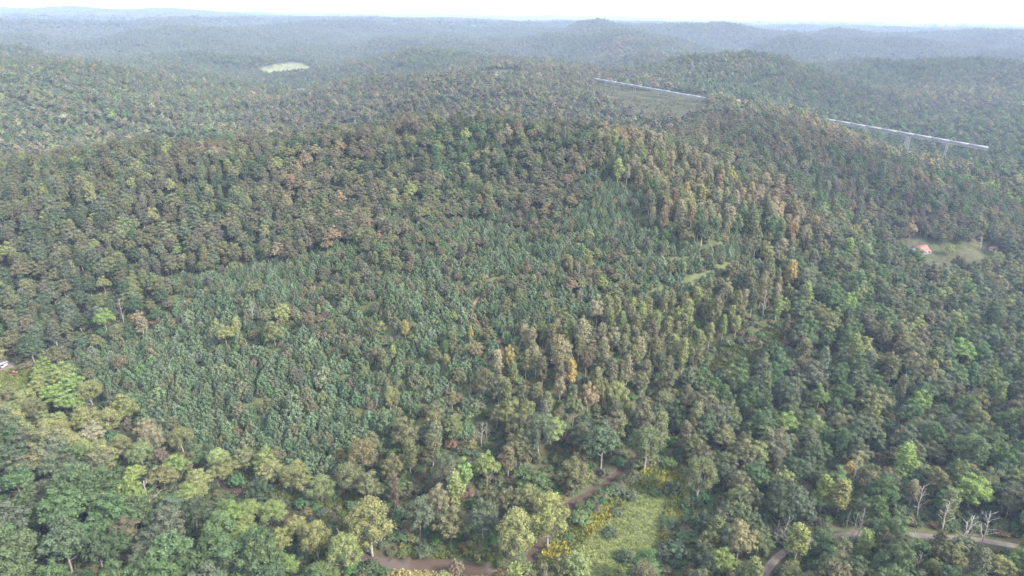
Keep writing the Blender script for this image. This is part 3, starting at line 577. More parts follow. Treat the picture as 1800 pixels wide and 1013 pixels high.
# ------------------------------------------------------------------ trees one can point at, placed one by one: (photo x, photo y of the foot, species, height, width, colour, label)
HAND = [
    (655, 980, 'sycamore', 22, 15, 'yellow', 'tall pale yellow sycamore on the creek bank left of the brown water'),
    (905, 1003, 'sycamore', 23, 12, 'yellow', 'yellow sycamore with a white trunk standing over the rapids of the creek'),
    (962, 968, 'sycamore', 21, 14, 'yolive', 'broad yellow olive sycamore at the creek beside the goldenrod meadow'),
    (610, 1010, 'sycamore', 15, 11, 'yolive', 'lower yellow olive sycamore in front of the tall yellow one by the creek'),
    (560, 985, 'sycamore', 14, 10, 'yolive', 'yellow olive tree at the right end of the lower left wood'),
    (850, 962, 'oak', 19, 9.5, 'greygreen', 'tall grey green tree with dusky lower boughs above the creek pool'),
    (740, 950, 'oak', 18, 10, 'greygreen', 'grey green tree with pale bare limbs showing, left above the creek pool'),
    (793, 953, 'oak', 14, 11, 'olive', 'olive round tree between two grey green trees above the creek pool'),
    (800, 905, 'poplar', 18, 7.5, 'yolive', 'pale olive slender tree rising behind the trees of the creek pool'),
    (770, 915, 'oak', 15, 8, 'tan', 'tan thin-leaved tree behind the grey green creek trees'),
    (803, 1012, 'shrub', 7, 6, 'tan', 'small tan willow at the edge of the creek pool'),
    (1055, 832, 'oak', 22, 14, 'greygreen', 'big grey green oak standing over the bend of the creek'),
    (1020, 800, 'oak', 17, 11, 'dull', 'dull green oak left of the big grey green oak at the bend'),
    (1132, 830, 'sycamore', 20, 13, 'olive', 'olive tree with bare tangled limbs right of the big grey green oak'),
    (1182, 765, 'oak', 17, 12, 'dkgreen', 'dark green oak behind the olive tree at the creek bend'),
    (1224, 882, 'sycamore', 18, 13, 'olive', 'olive green tree with a pale trunk at the head of the goldenrod meadow'),
    (1008, 872, 'oak', 16, 13, 'olive', 'rounded olive tree leaning over the narrow dark creek'),
    (940, 872, 'oak', 10, 12, 'green', 'low fresh green tree left of the narrow dark creek'),
    (893, 842, 'poplar', 14, 7, 'brown', 'brown tree standing at the end of the small grass path'),
    (855, 862, 'oak', 16, 9, 'yolive', 'yellow olive tree in the middle of the creek wood'),
    (815, 872, 'oak', 15, 8, 'ygreen', 'yellow green topped tree left in the middle of the creek wood'),
    (690, 852, 'oak', 14, 9, 'olive', 'olive tree at the lower right corner of the pine plantation'),
    (722, 838, 'poplar', 16, 7, 'olive', 'slender olive tree beside the lower edge of the pines'),
    (762, 828, 'poplar', 16, 7, 'dull', 'dull green slender tree by the pale snags'),
    (652, 885, 'oak', 13, 9, 'olive', 'olive tree at the lowest corner of the pine plantation'),
    (696, 892, 'poplar', 14, 5, 'brown', 'narrow brown tree left behind the yellow sycamore'),
    (1580, 852, 'poplar', 18, 9, 'ygreen', 'yellow green tree with two pale trunks in the lower right wood'),
    (1490, 848, 'oak', 9, 5, 'gold', 'small golden tree beside the tall bare snag'),
    (1523, 884, 'poplar', 13, 6.5, 'tan', 'tan pointed tree below the tall bare snag'),
    (1596, 895, 'poplar', 12, 6.5, 'tan', 'tan pointed tree below the yellow green two-trunked tree'),
    (1512, 992, 'poplar', 13, 6, 'ygreen', 'bright yellow green leaning tree below the dirt lane'),
    (1790, 1012, 'oak', 10, 8, 'ygreen', 'bright yellow green tree in the lower right corner'),
    (1755, 1016, 'oak', 8, 8, 'yellow', 'pale yellow tree beside the lower right corner tree'),
    (1395, 992, 'poplar', 15, 9, 'yolive', 'yellow olive tree right beside the bend of the dirt lane'),
    (1385, 1030, 'oak', 9, 7, 'yellow', 'pale yellow tree at the bottom edge beside the dirt lane'),
    (1636, 1018, 'oak', 8, 6, 'ygreen', 'bright yellow green small tree at the bottom edge right of centre'),
    (1330, 985, 'oak', 12, 9, 'olive', 'olive tree left of the bend of the dirt lane'),
    (1265, 1010, 'oak', 10, 9, 'ygreen', 'yellow green tree at the bottom edge right of the meadow'),
    (1700, 900, 'oak', 15, 12, 'ygreen', 'yellow green tree behind the bare white limbs at the lower right'),
    (1440, 905, 'poplar', 16, 8, 'ygreen', 'yellow green tree behind the curve of the dirt lane'),
    (1470, 912, 'poplar', 16, 8, 'yolive', 'pale olive tree with thin white stems behind the dirt lane'),
    (1682, 642, 'oak', 16, 14, 'ygreen', 'bright yellow green spreading tree on the right valley side'),
    (1610, 735, 'oak', 15, 11, 'ygreen', 'fresh yellow green tree above the right bend of the creek'),
    (1530, 735, 'oak', 17, 14, 'olive', 'wide olive tree above the right bend of the creek'),
    (1425, 690, 'oak', 17, 15, 'greygreen', 'wide grey green tree above the small green lawn'),
    (1500, 700, 'oak', 16, 12, 'greygreen', 'grey green tree right of the one above the small lawn'),
    (713, 596, 'poplar', 10, 4, 'gold', 'golden spindle-shaped tree among the pines'),
    (827, 608, 'poplar', 11, 3, 'gold', 'thin golden tree near the foot of the dirt track'),
    (692, 636, 'poplar', 9, 3.5, 'yellow', 'thin yellow tree below the golden spindle among the pines'),
    (785, 650, 'poplar', 8, 4, 'yolive', 'yellow olive small tree among the lower pines'),
    (642, 668, 'poplar', 7, 4, 'yolive', 'yellow olive small tree at the centre of the lower pines'),
    (797, 570, 'oak', 7, 5, 'ygreen', 'small yellow green tree left of the dirt track'),
    (1165, 413, 'poplar', 17, 6.5, 'orange', 'orange tree with a white trunk at the top of the plantation'),
    (1146, 408, 'poplar', 16, 4, 'tan', 'thin tan tree leftmost at the top of the plantation'),
    (1212, 408, 'poplar', 17, 6, 'orange', 'orange tree with a white trunk right of the first at the plantation top'),
    (1236, 413, 'poplar', 16, 6, 'orange', 'rightmost orange tree in the row at the plantation top'),
    (1180, 350, 'oak', 14, 11, 'dkgreen', 'dark green round tree above the orange trees'),
    (1218, 385, 'oak', 13, 11, 'green', 'green round tree between the orange trees'),
    (1386, 508, 'poplar', 18, 9, 'gold', 'golden tree at the right edge of the plantation'),
    (1345, 470, 'oak', 15, 9, 'yolive', 'yellow olive tree left above the golden one at the plantation edge'),
    (1667, 449, 'oak', 9.5, 8, 'ygreen', 'lone round yellow green tree in the pasture beside the house'),
    (115, 688, 'oak', 16, 12, 'ygreen', 'yellow green leaning tree beside the farmyard'),
    (62, 640, 'oak', 17, 13, 'dkgreen', 'dark green tree behind the farmyard'),
    (28, 625, 'oak', 15, 11, 'olive', 'olive tree behind the white farm building'),
    (190, 588, 'oak', 16, 10, 'ygreen', 'yellow green tree at the left edge of the plantation'),
    (186, 520, 'oak', 12, 8, 'yolive', 'yellow olive round tree in the left hill wood'),
    (240, 560, 'oak', 15, 11, 'dkgreen', 'dark green round tree beside the grove of bare trunks'),
    (400, 610, 'oak', 12, 9, 'yolive', 'yellow olive tree in the clump inside the plantation'),
    (418, 600, 'poplar', 13, 5, 'yellow', 'pale yellow upright tree in the clump inside the plantation'),
    (500, 570, 'oak', 11, 9, 'yolive', 'yellow olive tree right of the clump inside the plantation'),
    (470, 575, 'oak', 11, 8, 'olive', 'olive tree beside the grey snag inside the plantation'),
    (225, 748, 'oak', 16, 12, 'yolive', 'yellow olive tree with bare limbs at the lower left of the pines'),
    (260, 778, 'oak', 12, 9, 'tan', 'tan rusty tree beside the lower left of the pines'),
    (313, 838, 'oak', 9, 9, 'ygreen', 'bright yellow green tree along the creek row'),
    (285, 820, 'oak', 9, 7, 'brown', 'brown half-bare tree along the creek row'),
    (155, 760, 'oak', 13, 13, 'yolive', 'wide yellow olive tree in the creek row at left'),
    (400, 850, 'oak', 11, 10, 'yolive', 'yellow olive tree with bare twigs in the creek row'),
    (460, 890, 'oak', 12, 9, 'dkgreen', 'dark green tree beside the scrub below the pines'),
    (1378, 600, 'poplar', 16, 5, 'olive', 'olive slender tree at the top of the grass strip'),
    (265, 890, 'dead', 11, 9, None, 'bare pale dead tree in the lower left wood'),
    (1497, 862, 'dead', 16, 3, None, 'tall bare snag rising in the lower right wood'),
    (1474, 848, 'dead', 8, 2.5, None, 'short bare snag left of the tall one'),
    (820, 788, 'dead', 12, 3, None, 'leftmost pale snag below the plantation'),
    (833, 792, 'dead', 13, 3.5, None, 'second pale snag from the left below the plantation'),
    (846, 786, 'dead', 13, 5, None, 'third pale snag from the left below the plantation, widest'),
    (856, 780, 'dead', 11, 3, None, 'rightmost pale snag below the plantation'),
    (960, 872, 'dead', 6, 5, None, 'small white dead tree leaning beside the narrow dark creek'),
    (1688, 962, 'dead', 13, 9, None, 'white forked dead tree at the lower right'),
    (1722, 965, 'dead', 15, 8, None, 'tallest white dead tree at the lower right'),
    (1655, 935, 'dead', 12, 7, None, 'grey bare tree left of the white dead trees'),
    (1612, 915, 'dead', 14, 6, None, 'bare forked tree with a white crook above the dirt lane'),
    (1596, 975, 'dead', 10, 3, None, 'thin bare stem below the dirt lane'),
    (1480, 952, 'dead', 12, 3, None, 'leftmost thin white stem on the dirt lane'),
    (1491, 966, 'dead', 14, 4, None, 'longest thin white stem on the dirt lane'),
    (1505, 950, 'dead', 13, 4, None, 'rightmost thin white stem on the dirt lane'),
    (1610, 1013, 'dead', 9, 4, None, 'bare forked tree at the bottom edge'),
    (1372, 950, 'dead', 9, 4, None, 'bare leaning tree at the bend of the dirt lane'),
    (1017, 498, 'dead', 13, 4.5, None, 'grey dead tree standing in the middle of the plantation'),
    (1100, 505, 'dead', 10, 3, None, 'thin grey snag right of the dead tree in the plantation'),
    (445, 568, 'dead', 12, 4, None, 'grey snag in the left part of the plantation'),
    (575, 530, 'dead', 9, 3, None, 'small grey snag at the upper left of the plantation'),
    (737, 352, 'dead', 12, 2.5, None, 'thin white snag on the upper hillside'),
    (1722, 440, 'dead', 11, 10, None, 'whitish bare tree at the edge of the pasture'),
    (218, 570, 'dead', 15, 5, None, 'bare brown tree left of the plantation'),
    (345, 640, 'dead', 7, 3, None, 'small grey snag low in the left plantation'),
    (1455, 700, 'dead', 12, 2.5, None, 'leaning bare trunk above the creek on the right'),
    (1575, 760, 'dead', 8, 3, None, 'pale broken snag beside the right bend of the creek'),
    (1340, 560, 'dead', 17, 6, None, 'white crooked dead tree at the right end of the tall olive stand'),
]
T = []   # x, y, z, species, height, width, tint index, zone, label
def add_trees(X, Y, sp, h, w, ti, zone):
    Z = hgt(X, Y) - .25
    for q in zip(X, Y, Z, sp, h, w, ti, zone): T.append(list(q) + [None])
hand_xy = []
for (px, py, sp, h, w, c, lab) in HAND:
    f_ = .94 if py > 800 else .84; h *= f_; w *= f_
    g = ground_hit(px, py); hand_xy.append((g[0], g[1], w))
    T.append([g[0], g[1], g[2] - .2, sp, h, w, TK.index(c) if c else -1, 'hand', lab])
hand_xy = np.array(hand_xy)
def grid_points(spacing, r0, r1, amax=R(51)):
    nx = int(2 * r1 / spacing); k = np.arange(-nx // 2, nx // 2 + 1)
    gx, gy_ = np.meshgrid(k, np.arange(0, int(r1 / spacing / .92) + 2)); gx = gx + .5 * (gy_ % 2)
    X = (gx + rng.uniform(-.38, .38, gx.shape)).ravel() * spacing; Y = (gy_ + rng.uniform(-.38, .38, gx.shape)).ravel() * spacing * .92
    r = np.hypot(X, Y); k = (r > r0) & (r < r1) & (np.abs(np.arctan2(X, Y)) < amax); return X[k], Y[k]
def clear_of(X, Y, Zp=None):
    Z = hgt(X, Y); px, py, dz = project(np.c_[X, Y, Z]); k = np.ones(len(X), bool)
    for rg in NOTREE: k &= ~in_reg(px, py, Y, rg)
    for line, d in ((CREEK, None), (LANE, 3.2), (TRACK, 1.5), (YARD_DRIVE, 4)): 
        m = np.hypot(X, Y) < 800; dd = np.full(len(X), 1e9); dd[m] = polydist(X[m], Y[m], line); k &= dd > (creek_half(X, Y) + .5 if d is None else d)
    (ax, ay, az), (bx_, by_, bz) = CONV_A, CONV_B; t = np.clip(((X - ax) * (bx_ - ax) + (Y - ay) * (by_ - ay)) / ((bx_ - ax) ** 2 + (by_ - ay) ** 2), 0, 1)
    cpx = project(np.c_[ax + t * (bx_ - ax), ay + t * (by_ - ay), az + t * (bz - az)])[0]
    k &= ~((np.hypot(X - ax - t * (bx_ - ax), Y - ay - t * (by_ - ay)) < 9) & (Z + 16 > az + t * (bz - az)) & ((cpx < 1242) | (cpx > 1476)))
    return k, px, py, Z
# near hardwoods, to 620 m
X, Y = grid_points(5.5, 85, 640)
k, px, py, Z = clear_of(X, Y); k &= ~in_pines(px, py, X, Y) & visible(X, Y, Z, 16)
X, Y, px, py = X[k], Y[k], px[k], py[k]
zone = np.full(len(X), 'hill', object)
zone[(Y > 470)] = 'far'; zone[(px > 1380) & (Y < 460)] = 'right'; zone[(px > 1150) & (py > 640)] = 'right'
zone[(px > 600) & (px <= 1230) & (py > 700) & (Y < 260)] = 'riparian'
cdist = polydist(X, Y, CREEK); 
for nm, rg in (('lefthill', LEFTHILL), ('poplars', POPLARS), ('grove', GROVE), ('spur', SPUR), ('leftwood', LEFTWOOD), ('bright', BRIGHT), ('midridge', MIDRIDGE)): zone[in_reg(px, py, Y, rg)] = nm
zone[(cdist < 19) & (px < 720) & (Y < 420)] = 'creekrow'
keep = np.ones(len(X), bool); order = rng.permutation(len(X)); dens = dict(leftwood=.54, creekrow=.6, right=.7, riparian=.6, poplars=.95, lefthill=.88, hill=.95, bright=.85, far=.85)
rnd = rng.random(len(X))
for z_, dn in dens.items(): keep &= ~((zone == z_) & (rnd > dn))
for hx, hy, hw in hand_xy:
    hr = math.hypot(hx, hy); keep &= (np.hypot(X - hx, Y - hy) > hw * .5 + 1.4) & (np.hypot(X - hx * (1 - 6.5 / hr), Y - hy * (1 - 6.5 / hr)) > 4.2)
X, Y, zone = X[keep], Y[keep], zone[keep]
for z_ in ZONES:
    m = zone == z_
    if not m.any(): continue
    spec, spm, hh, ww = ZONES[z_]; c = int(m.sum()); ks = list(spm); p = np.array([spm[q] for q in ks], float)
    sp = np.array(ks)[rng.choice(len(ks), c, p=p / p.sum())]
    big = np.exp(np.clip(rng.normal(0, .15, c), -.3, .22)); h = hh * big * np.exp(rng.normal(0, .07, c)); w = ww * big * np.exp(rng.normal(0, .1, c))
    h = np.where(sp == 'poplar', h * 1.12, h); w = np.where((sp == 'poplar') & (ww > 7), w * .78, w)
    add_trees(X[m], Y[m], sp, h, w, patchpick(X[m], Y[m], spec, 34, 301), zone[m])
# the plantation
X, Y = grid_points(3.0, 120, 440)
k, px, py, Z = clear_of(X, Y); k &= in_pines(px, py, X, Y) & visible(X, Y, Z, 8) & (rng.random(len(X)) < .93)
for hx, hy, hw in hand_xy: k &= np.hypot(X - hx, Y - hy) > hw * .3 + .8
X, Y, px, py = X[k], Y[k], px[k], py[k]
kb = np.ones(len(X), bool)
for L in BENCH: kb &= polydist(X, Y, L) > 1.7
X, Y, px, py = X[kb], Y[kb], px[kb], py[kb]
nz = fbm(X / 26, Y / 26, 3, 77); c = len(X)
up = np.clip((Y - 230) / 150, 0, 1); hs_ = np.zeros(c, bool)
for rg in HARDSTRIPS: hs_ |= in_reg(px + (fbm(X / 14, Y / 14, 2, 73) - .5) * 70, py, Y, rg)
isp = rng.random(c) < np.where(nz > .56, .56, .93) - .10 * up - .4 * hs_
ti = np.where(isp, mixpick(c, dict(pine=5, pineblue=3.5, dkpine=2.2, dull=1, olive=.5)), mixpick(c, dict(brown=3, olive=2.5, dull=3, purple=2, green=1.5, yolive=.6, orange=.35)))
sz = np.exp(rng.normal(0, .2, c)) * (1 - .22 * up)
sp = np.where(isp, 'pine', np.where(rng.random(c) < np.where(hs_, .45, .75), 'shrub', np.where(rng.random(c) < .5, 'poplar', 'oak')))
h = np.where(isp, 4.9 * sz, np.where(sp == 'shrub', 3.4 * sz, 7.6 * sz)); w = np.where(isp, 4.3 * sz, np.where(sp == 'shrub', 4.0 * sz, np.where(sp == 'oak', 5.6 * sz, 3.8 * sz)))
add_trees(X, Y, sp, h, w, ti, np.full(c, 'pines', object))

# ------------------------------------------------------------------ which trees become objects of their own: the largest in view of each kind
TX = np.array([[t[0], t[1], t[2]] for t in T]); TSP = np.array([t[3] for t in T]); TH = np.array([t[4] for t in T], float); TW = np.array([t[5] for t in T], float); TT = np.array([t[6] for t in T], int)
ppx, ppy, pdz = project(TX + np.c_[0 * TH, 0 * TH, TH * .75]); app = TH ** .5 * TW ** .5 / pdz
jit = np.exp(rng.normal(0, .045, (len(T), 3))); lum = np.exp(rng.normal(0, .09, (len(T), 1)))
TC = np.where(TT[:, None] >= 0, TA[np.maximum(TT, 0)], .3) * jit * lum
inview = (ppx > -10) & (ppx < 1810) & (ppy > 20) & (ppy < 1010)
solo = np.zeros(len(T), bool); solo[:len(HAND)] = True
for sp, lim in (('oak', 290), ('poplar', 250), ('pine', 290), ('sycamore', 60), ('shrub', 0)):
    k = np.where((TSP == sp) & inview & ~solo)[0]; k = k[np.argsort(-app[k])][:lim - int(((TSP == sp) & solo).sum()) if lim else 0]; solo[k] = True
NAMES = dict(oak='oak_tree', poplar='poplar_tree', sycamore='sycamore_tree', pine='pine_tree', dead='dead_tree', shrub='willow_bush')
CATS = dict(oak='oak', poplar='poplar', sycamore='sycamore', pine='pine', dead='dead tree', shrub='bush')
GROUPS = dict(oak='round-crowned oaks of the valley woods', poplar='tall slender poplars of the hillside woods', sycamore='sycamores along the creek', pine='young pines of the plantation', dead='bare dead trees and snags', shrub='bushes by the creek')
ZWORD = dict(leftwood='lower left wood', creekrow='creekside row at left', poplars='tall olive stand', grove='orange hilltop grove', lefthill='left hill wood', hill='main hill wood', spur='dark spur', right='right hand wood', riparian='creek wood in the middle', far='far wood', bright='pale far hill', midridge='brown ridge behind', pines='pine plantation')
def ordi(i):
    i += 1; return ['zeroth', 'first', 'second', 'third', 'fourth', 'fifth', 'sixth', 'seventh', 'eighth', 'ninth', 'tenth', 'eleventh', 'twelfth', 'thirteenth', 'fourteenth', 'fifteenth', 'sixteenth', 'seventeenth', 'eighteenth', 'nineteenth', 'twentieth'][i] if i <= 20 else f'{i}th'
LAB = {}
for sp in ('oak', 'poplar', 'pine', 'sycamore'):
    for z_ in ZWORD:
        ids = [i for i in np.where(solo & (TSP == sp))[0] if T[i][7] == z_]
        if not ids: continue
        ids.sort(key=lambda i: -ppy[i]); rows = max(1, int(round(math.sqrt(len(ids) / 2.2)))); per = math.ceil(len(ids) / rows)
        for q in range(rows):
            row = sorted(ids[q * per:(q + 1) * per], key=lambda i: ppx[i])
            for j, i in enumerate(row):
                LAB[i] = f"{WORD[TK[TT[i]]]} {CATS[sp]}, {ordi(j)} from left, {ordi(q)} row up, {ZWORD[z_]}"
for i in np.where(solo)[0]:
    x, y, z, sp, h, w, ti, zn, lab = T[i]; H0, W0 = NOMINAL[sp]; v = PROTO[sp][int(rng.integers(0, NVAR[sp]))]; tint = [float(a) for a in TC[i]]
    root = empty(NAMES[sp], (x, y, z), float(rng.uniform(0, 6.283)), label=lab or LAB[i], category=CATS[sp], group=GROUPS[sp]); root.scale = (w / W0, w / W0, h / H0)
    if sp == 'dead':
        o = link('trunk', v[0], root)
    else:
        link('trunk', v[0], root); o = link('crown', v[1], root); o['tint'] = tint
    if sp == 'dead' and lab and 'leaning' in lab: root.rotation_euler[0] = .28
STUFF = dict(oak=('hardwood_forest', 'mixed green and brown hardwood forest over the hills'), poplar=('slender_tree_forest', 'slender tall trees filling the hillside woods'), pine=('pine_plantation', 'remaining young pines of the hillside plantation'), sycamore=('creekside_trees', 'further creekside trees'), shrub=('brush', 'brown and green brush between the young pines'))
for sp, (nm, lab) in STUFF.items():
    k = (~solo) & (TSP == sp); H0, W0 = NOMINAL[sp]
    scatter(nm, sp, TX[k, 0], TX[k, 1], TX[k, 2], TW[k] / W0, TH[k] / H0, TC[k], lab)
# ------------------------------------------------------------------ the far forest, 620 m to the skyline
FX, FY, FS = [], [], []
for (s, r0, r1, sc_) in ((6.6, 640, 1700, .76), (9.0, 1700, 3000, 1.0), (16, 3000, 5600, 1.65), (32, 5600, 13500, 3.0)):
    X, Y = grid_points(s, r0, r1, R(46)); Z = hgt(X, Y); k = visible(X, Y, Z, 18); X, Y = X[k], Y[k]
    k, px, py, Z = clear_of(X, Y); FX.append(X[k]); FY.append(Y[k]); FS.append(np.full(int(k.sum()), sc_))
FX = np.concatenate(FX); FY = np.concatenate(FY); FS = np.concatenate(FS); c = len(FX); FZ = hgt(FX, FY)
px, py, _ = project(np.c_[FX, FY, FZ])
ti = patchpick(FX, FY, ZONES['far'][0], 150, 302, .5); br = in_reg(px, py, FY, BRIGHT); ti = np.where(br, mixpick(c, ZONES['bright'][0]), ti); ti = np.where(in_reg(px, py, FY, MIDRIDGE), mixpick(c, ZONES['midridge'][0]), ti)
big = FS * np.exp(rng.normal(0, .16, c)); tall = np.exp(rng.normal(0, .1, c)) * np.minimum(big, 1.25) * .84
FC = TA[ti] * np.exp(rng.normal(0, .05, (c, 3))) * np.exp(rng.normal(0, .10, (c, 1))) * (.8 + .4 * fbm(FX / 160, FY / 160, 2, 61))[:, None]
fr = np.clip((np.hypot(FX, FY) - 700) / 1500, 0, 1)[:, None] * .6; FC = FC * (1 - fr) + FC.mean(0) * fr      # a far crown stands for several trees
scatter('distant_forest', 'far', FX, FY, FZ - 1, big * .93, tall, FC, 'distant hardwood forest covering ridge after ridge')
# ------------------------------------------------------------------ undergrowth, grass and goldenrod
X, Y = grid_points(3.6, 90, 470, R(50)); k, px, py, Z = clear_of(X, Y); strip = in_reg(px, py, Y, STRIP) | in_reg(px, py, Y, MEADOWSIDE) | in_reg(px, py, Y, SCRUB) | in_reg(px, py, Y, BANKGRASS)
pin = in_reg(px, py, Y, PINES); k = (k & (~pin | (rng.random(len(X)) < .5))) | (strip & (polydist(X, Y, CREEK) > creek_half(X, Y) + .8)); k &= visible(X, Y, Z, 5); X, Y, Z, strip = X[k], Y[k], Z[k], strip[k]; c = len(X)
s = np.exp(rng.normal(0, .3, c)) * np.where(strip, np.where(in_reg(*project(np.c_[X, Y, Z])[:2], Y, MEADOWSIDE), 1.15, .8), np.where(in_reg(*project(np.c_[X, Y, Z])[:2], Y, PINES), .7, 1.0))
scatter('undergrowth', 'shrub', X, Y, Z - .1, 1.15 * s, 1.1 * s, TA[mixpick(c, dict(green=4, dkgreen=4, dull=3, olive=1.5, pine=2, brown=.7))] * np.exp(rng.normal(0, .12, (c, 3))), 'leafy undergrowth on the forest floor')
X, Y = grid_points(4.6, 600, 1400, R(40)); Z = hgt(X, Y); px, py, _ = project(np.c_[X, Y, Z]); k = (in_reg(px, py, Y, CLEAR) | in_reg(px, py, Y, CLEAR2) | in_reg(px, py, Y, ROADGAP)) & (fbm(X / 20, Y / 20, 2, 5) > .42); X, Y, Z = X[k], Y[k], Z[k]; c = len(X)
scatter('clearing_brush', 'shrub', X, Y, Z - .1, rng.uniform(.5, 1.1, c), rng.uniform(.35, .8, c), TA[mixpick(c, dict(olive=3, dull=3, brown=2, tan=1, greygreen=2))], 'low brush in the conveyor clearing')
X, Y = grid_points(.62, 95, 345, R(50)); Z = hgt(X, Y); px, py, _ = project(np.c_[X, Y, Z])
mea = in_reg(px, py, Y, MEADOW); k = (mea | in_reg(px, py, Y, BANKGRASS) | in_reg(px, py, Y, TANGRASS) | in_reg(px, py, Y, LAWN) | in_reg(px, py, Y, SCRUB) | in_reg(px, py, Y, STRIP) | in_reg(px, py, Y, YARD)) & (polydist(X, Y, CREEK) > creek_half(X, Y) + .8)
X, Y, Z, mea, px, py = X[k], Y[k], Z[k], mea[k], px[k], py[k]; c = len(X)
nz = fbm(X / 9, Y / 9, 3, 88); nz2 = fbm(X / 3.5, Y / 3.5, 2, 99)
mid = inpoly(px, py, [(985, 1035), (1010, 970), (1065, 920), (1110, 872), (1175, 862), (1165, 920), (1140, 1035)])
rodk = mea & (nz2 > .52) & (nz > .47) & ~mid
tt = np.where(mid[:, None], np.array([.15, .17, .062]), np.array([.12, .135, .042])) * np.exp(rng.normal(0, .18, (c, 1))) * (.75 + .5 * nz[:, None])
dk_ = in_reg(px, py, Y, SCRUB) | in_reg(px, py, Y, STRIP); tt[dk_] *= .72
tan = in_reg(px, py, Y, TANGRASS); tt[tan] = np.array([.27, .23, .10]) * np.exp(rng.normal(0, .15, (int(tan.sum()), 1)))
g_ = ~rodk; hs = np.where(mid, .45, 1.05) * np.exp(rng.normal(0, .3, c))
scatter('meadow_grass', 'tuft', X[g_], Y[g_], Z[g_], 1.25 * np.ones(int(g_.sum())), hs[g_] * 1.2, tt[g_], 'rough grass and weeds of the creek meadow')
rc = int(rodk.sum()); yl = (rng.random(rc) < .62)[:, None]
scatter('goldenrod', 'tuft', X[rodk], Y[rodk], Z[rodk] + .1, 1.2 * np.ones(rc), 2.0 * np.exp(rng.normal(0, .25, rc)), np.where(yl, np.array([.25, .22, .04]), np.array([.16, .17, .045])) * np.exp(rng.normal(0, .15, (rc, 1))), 'yellow goldenrod drifts in the creek meadow')
BUSH = [(1082, 905, 3.2, 5, 'greygreen'), (1110, 878, 3.4, 5.5, 'greygreen'), (1072, 940, 2.6, 5.5, 'dkgreen'), (1180, 868, 4.5, 7.5, 'dkgreen'), (1150, 870, 3, 5, 'green'), (1085, 868, 4, 7, 'greygreen'), (1050, 900, 2.6, 5, 'dull'), (1175, 920, 3, 6, 'green'), (1098, 985, 3.6, 6, 'dkgreen'), (1030, 905, 2.2, 4, 'green'), (1115, 845, 4, 7, 'dull'), (1000, 950, 2.2, 4.6, 'green'), (1060, 878, 3, 6, 'dull')]
pts = sorted(range(len(BUSH)), key=lambda i: BUSH[i][0])
for j, i in enumerate(pts):
    bx, by, h, w, c = BUSH[i]; g = ground_hit(bx, by); v = PROTO['shrub'][j % 5]
    root = empty('meadow_bush', (g[0], g[1], g[2] - .1), j * 1.3, label=f'{WORD[c]} bush, {ordi(j)} from the left among the bushes of the goldenrod meadow', category='bush', group='bushes scattered over the goldenrod meadow'); root.scale = (w / 3.6, w / 3.6, h / 2.6)
    link('stem', v[0], root); link('crown', v[1], root)['tint'] = list(TINT[c])
# ------------------------------------------------------------------ buildings, vehicles, conveyors
M_ROOF = plain('red_metal_roof', (0.16, 0.068, 0.062), .7, .12, .6); M_WHITE = plain('white_siding', (.42, .42, .41), .7, .08, .8); M_DKWALL = plain('dark_board', (.10, .085, .07), .85, .2, 1)
M_TANWALL = plain('tan_wall', (.46, .33, .24), .8, .12, .8); M_PINKROOF = plain('faded_red_roof', (.22, .13, .11), .7, .15, .6); M_GLASS = plain('window_glass', (.03, .035, .04), .1, .1, 1, 0, 0, .6)
M_STEEL = plain('galvanised_steel', (.125, .128, .13), .7, .06, .3); M_PYLON = plain('pale_steel', (.20, .20, .20), .7, .06, .3); M_FRAME = plain('grey_steel_frame', (.17, .175, .18), .7, .1, .5); M_TYRE = plain('tyre_rubber', (.02, .02, .02), .8, .1, 3)
def solid(name, parent, mat, fn, **props):
    m = MB(); fn(m); return link(name, m.mesh(name, mat), parent, **props)
def gable(m, L, Wd, z0, z1, t=.18, y0=None):
    """two pitched slabs with the ridge along x"""
    for s in (-1, 1):
        b = [(-L / 2, 0, z1 - t), (L / 2, 0, z1 - t), (L / 2, s * Wd / 2, z0 - t), (-L / 2, s * Wd / 2, z0 - t)]
        if s < 0: b = b[::-1]
        m.hexa(b, [(x, y, z + t) for x, y, z in b])
def gable_wall(m, L, Wd, h, ridge):
    m.box(-L / 2, L / 2, -Wd / 2, Wd / 2, -1.2, h)
    for x in (-L / 2, L / 2 - .15): m.add([(x, -Wd / 2, h), (x, Wd / 2, h), (x, 0, ridge), (x + .15, -Wd / 2, h), (x + .15, Wd / 2, h), (x + .15, 0, ridge)], [(0, 1, 4, 3), (1, 2, 5, 4), (2, 0, 3, 5)], [(0, 2, 1), (3, 4, 5)])
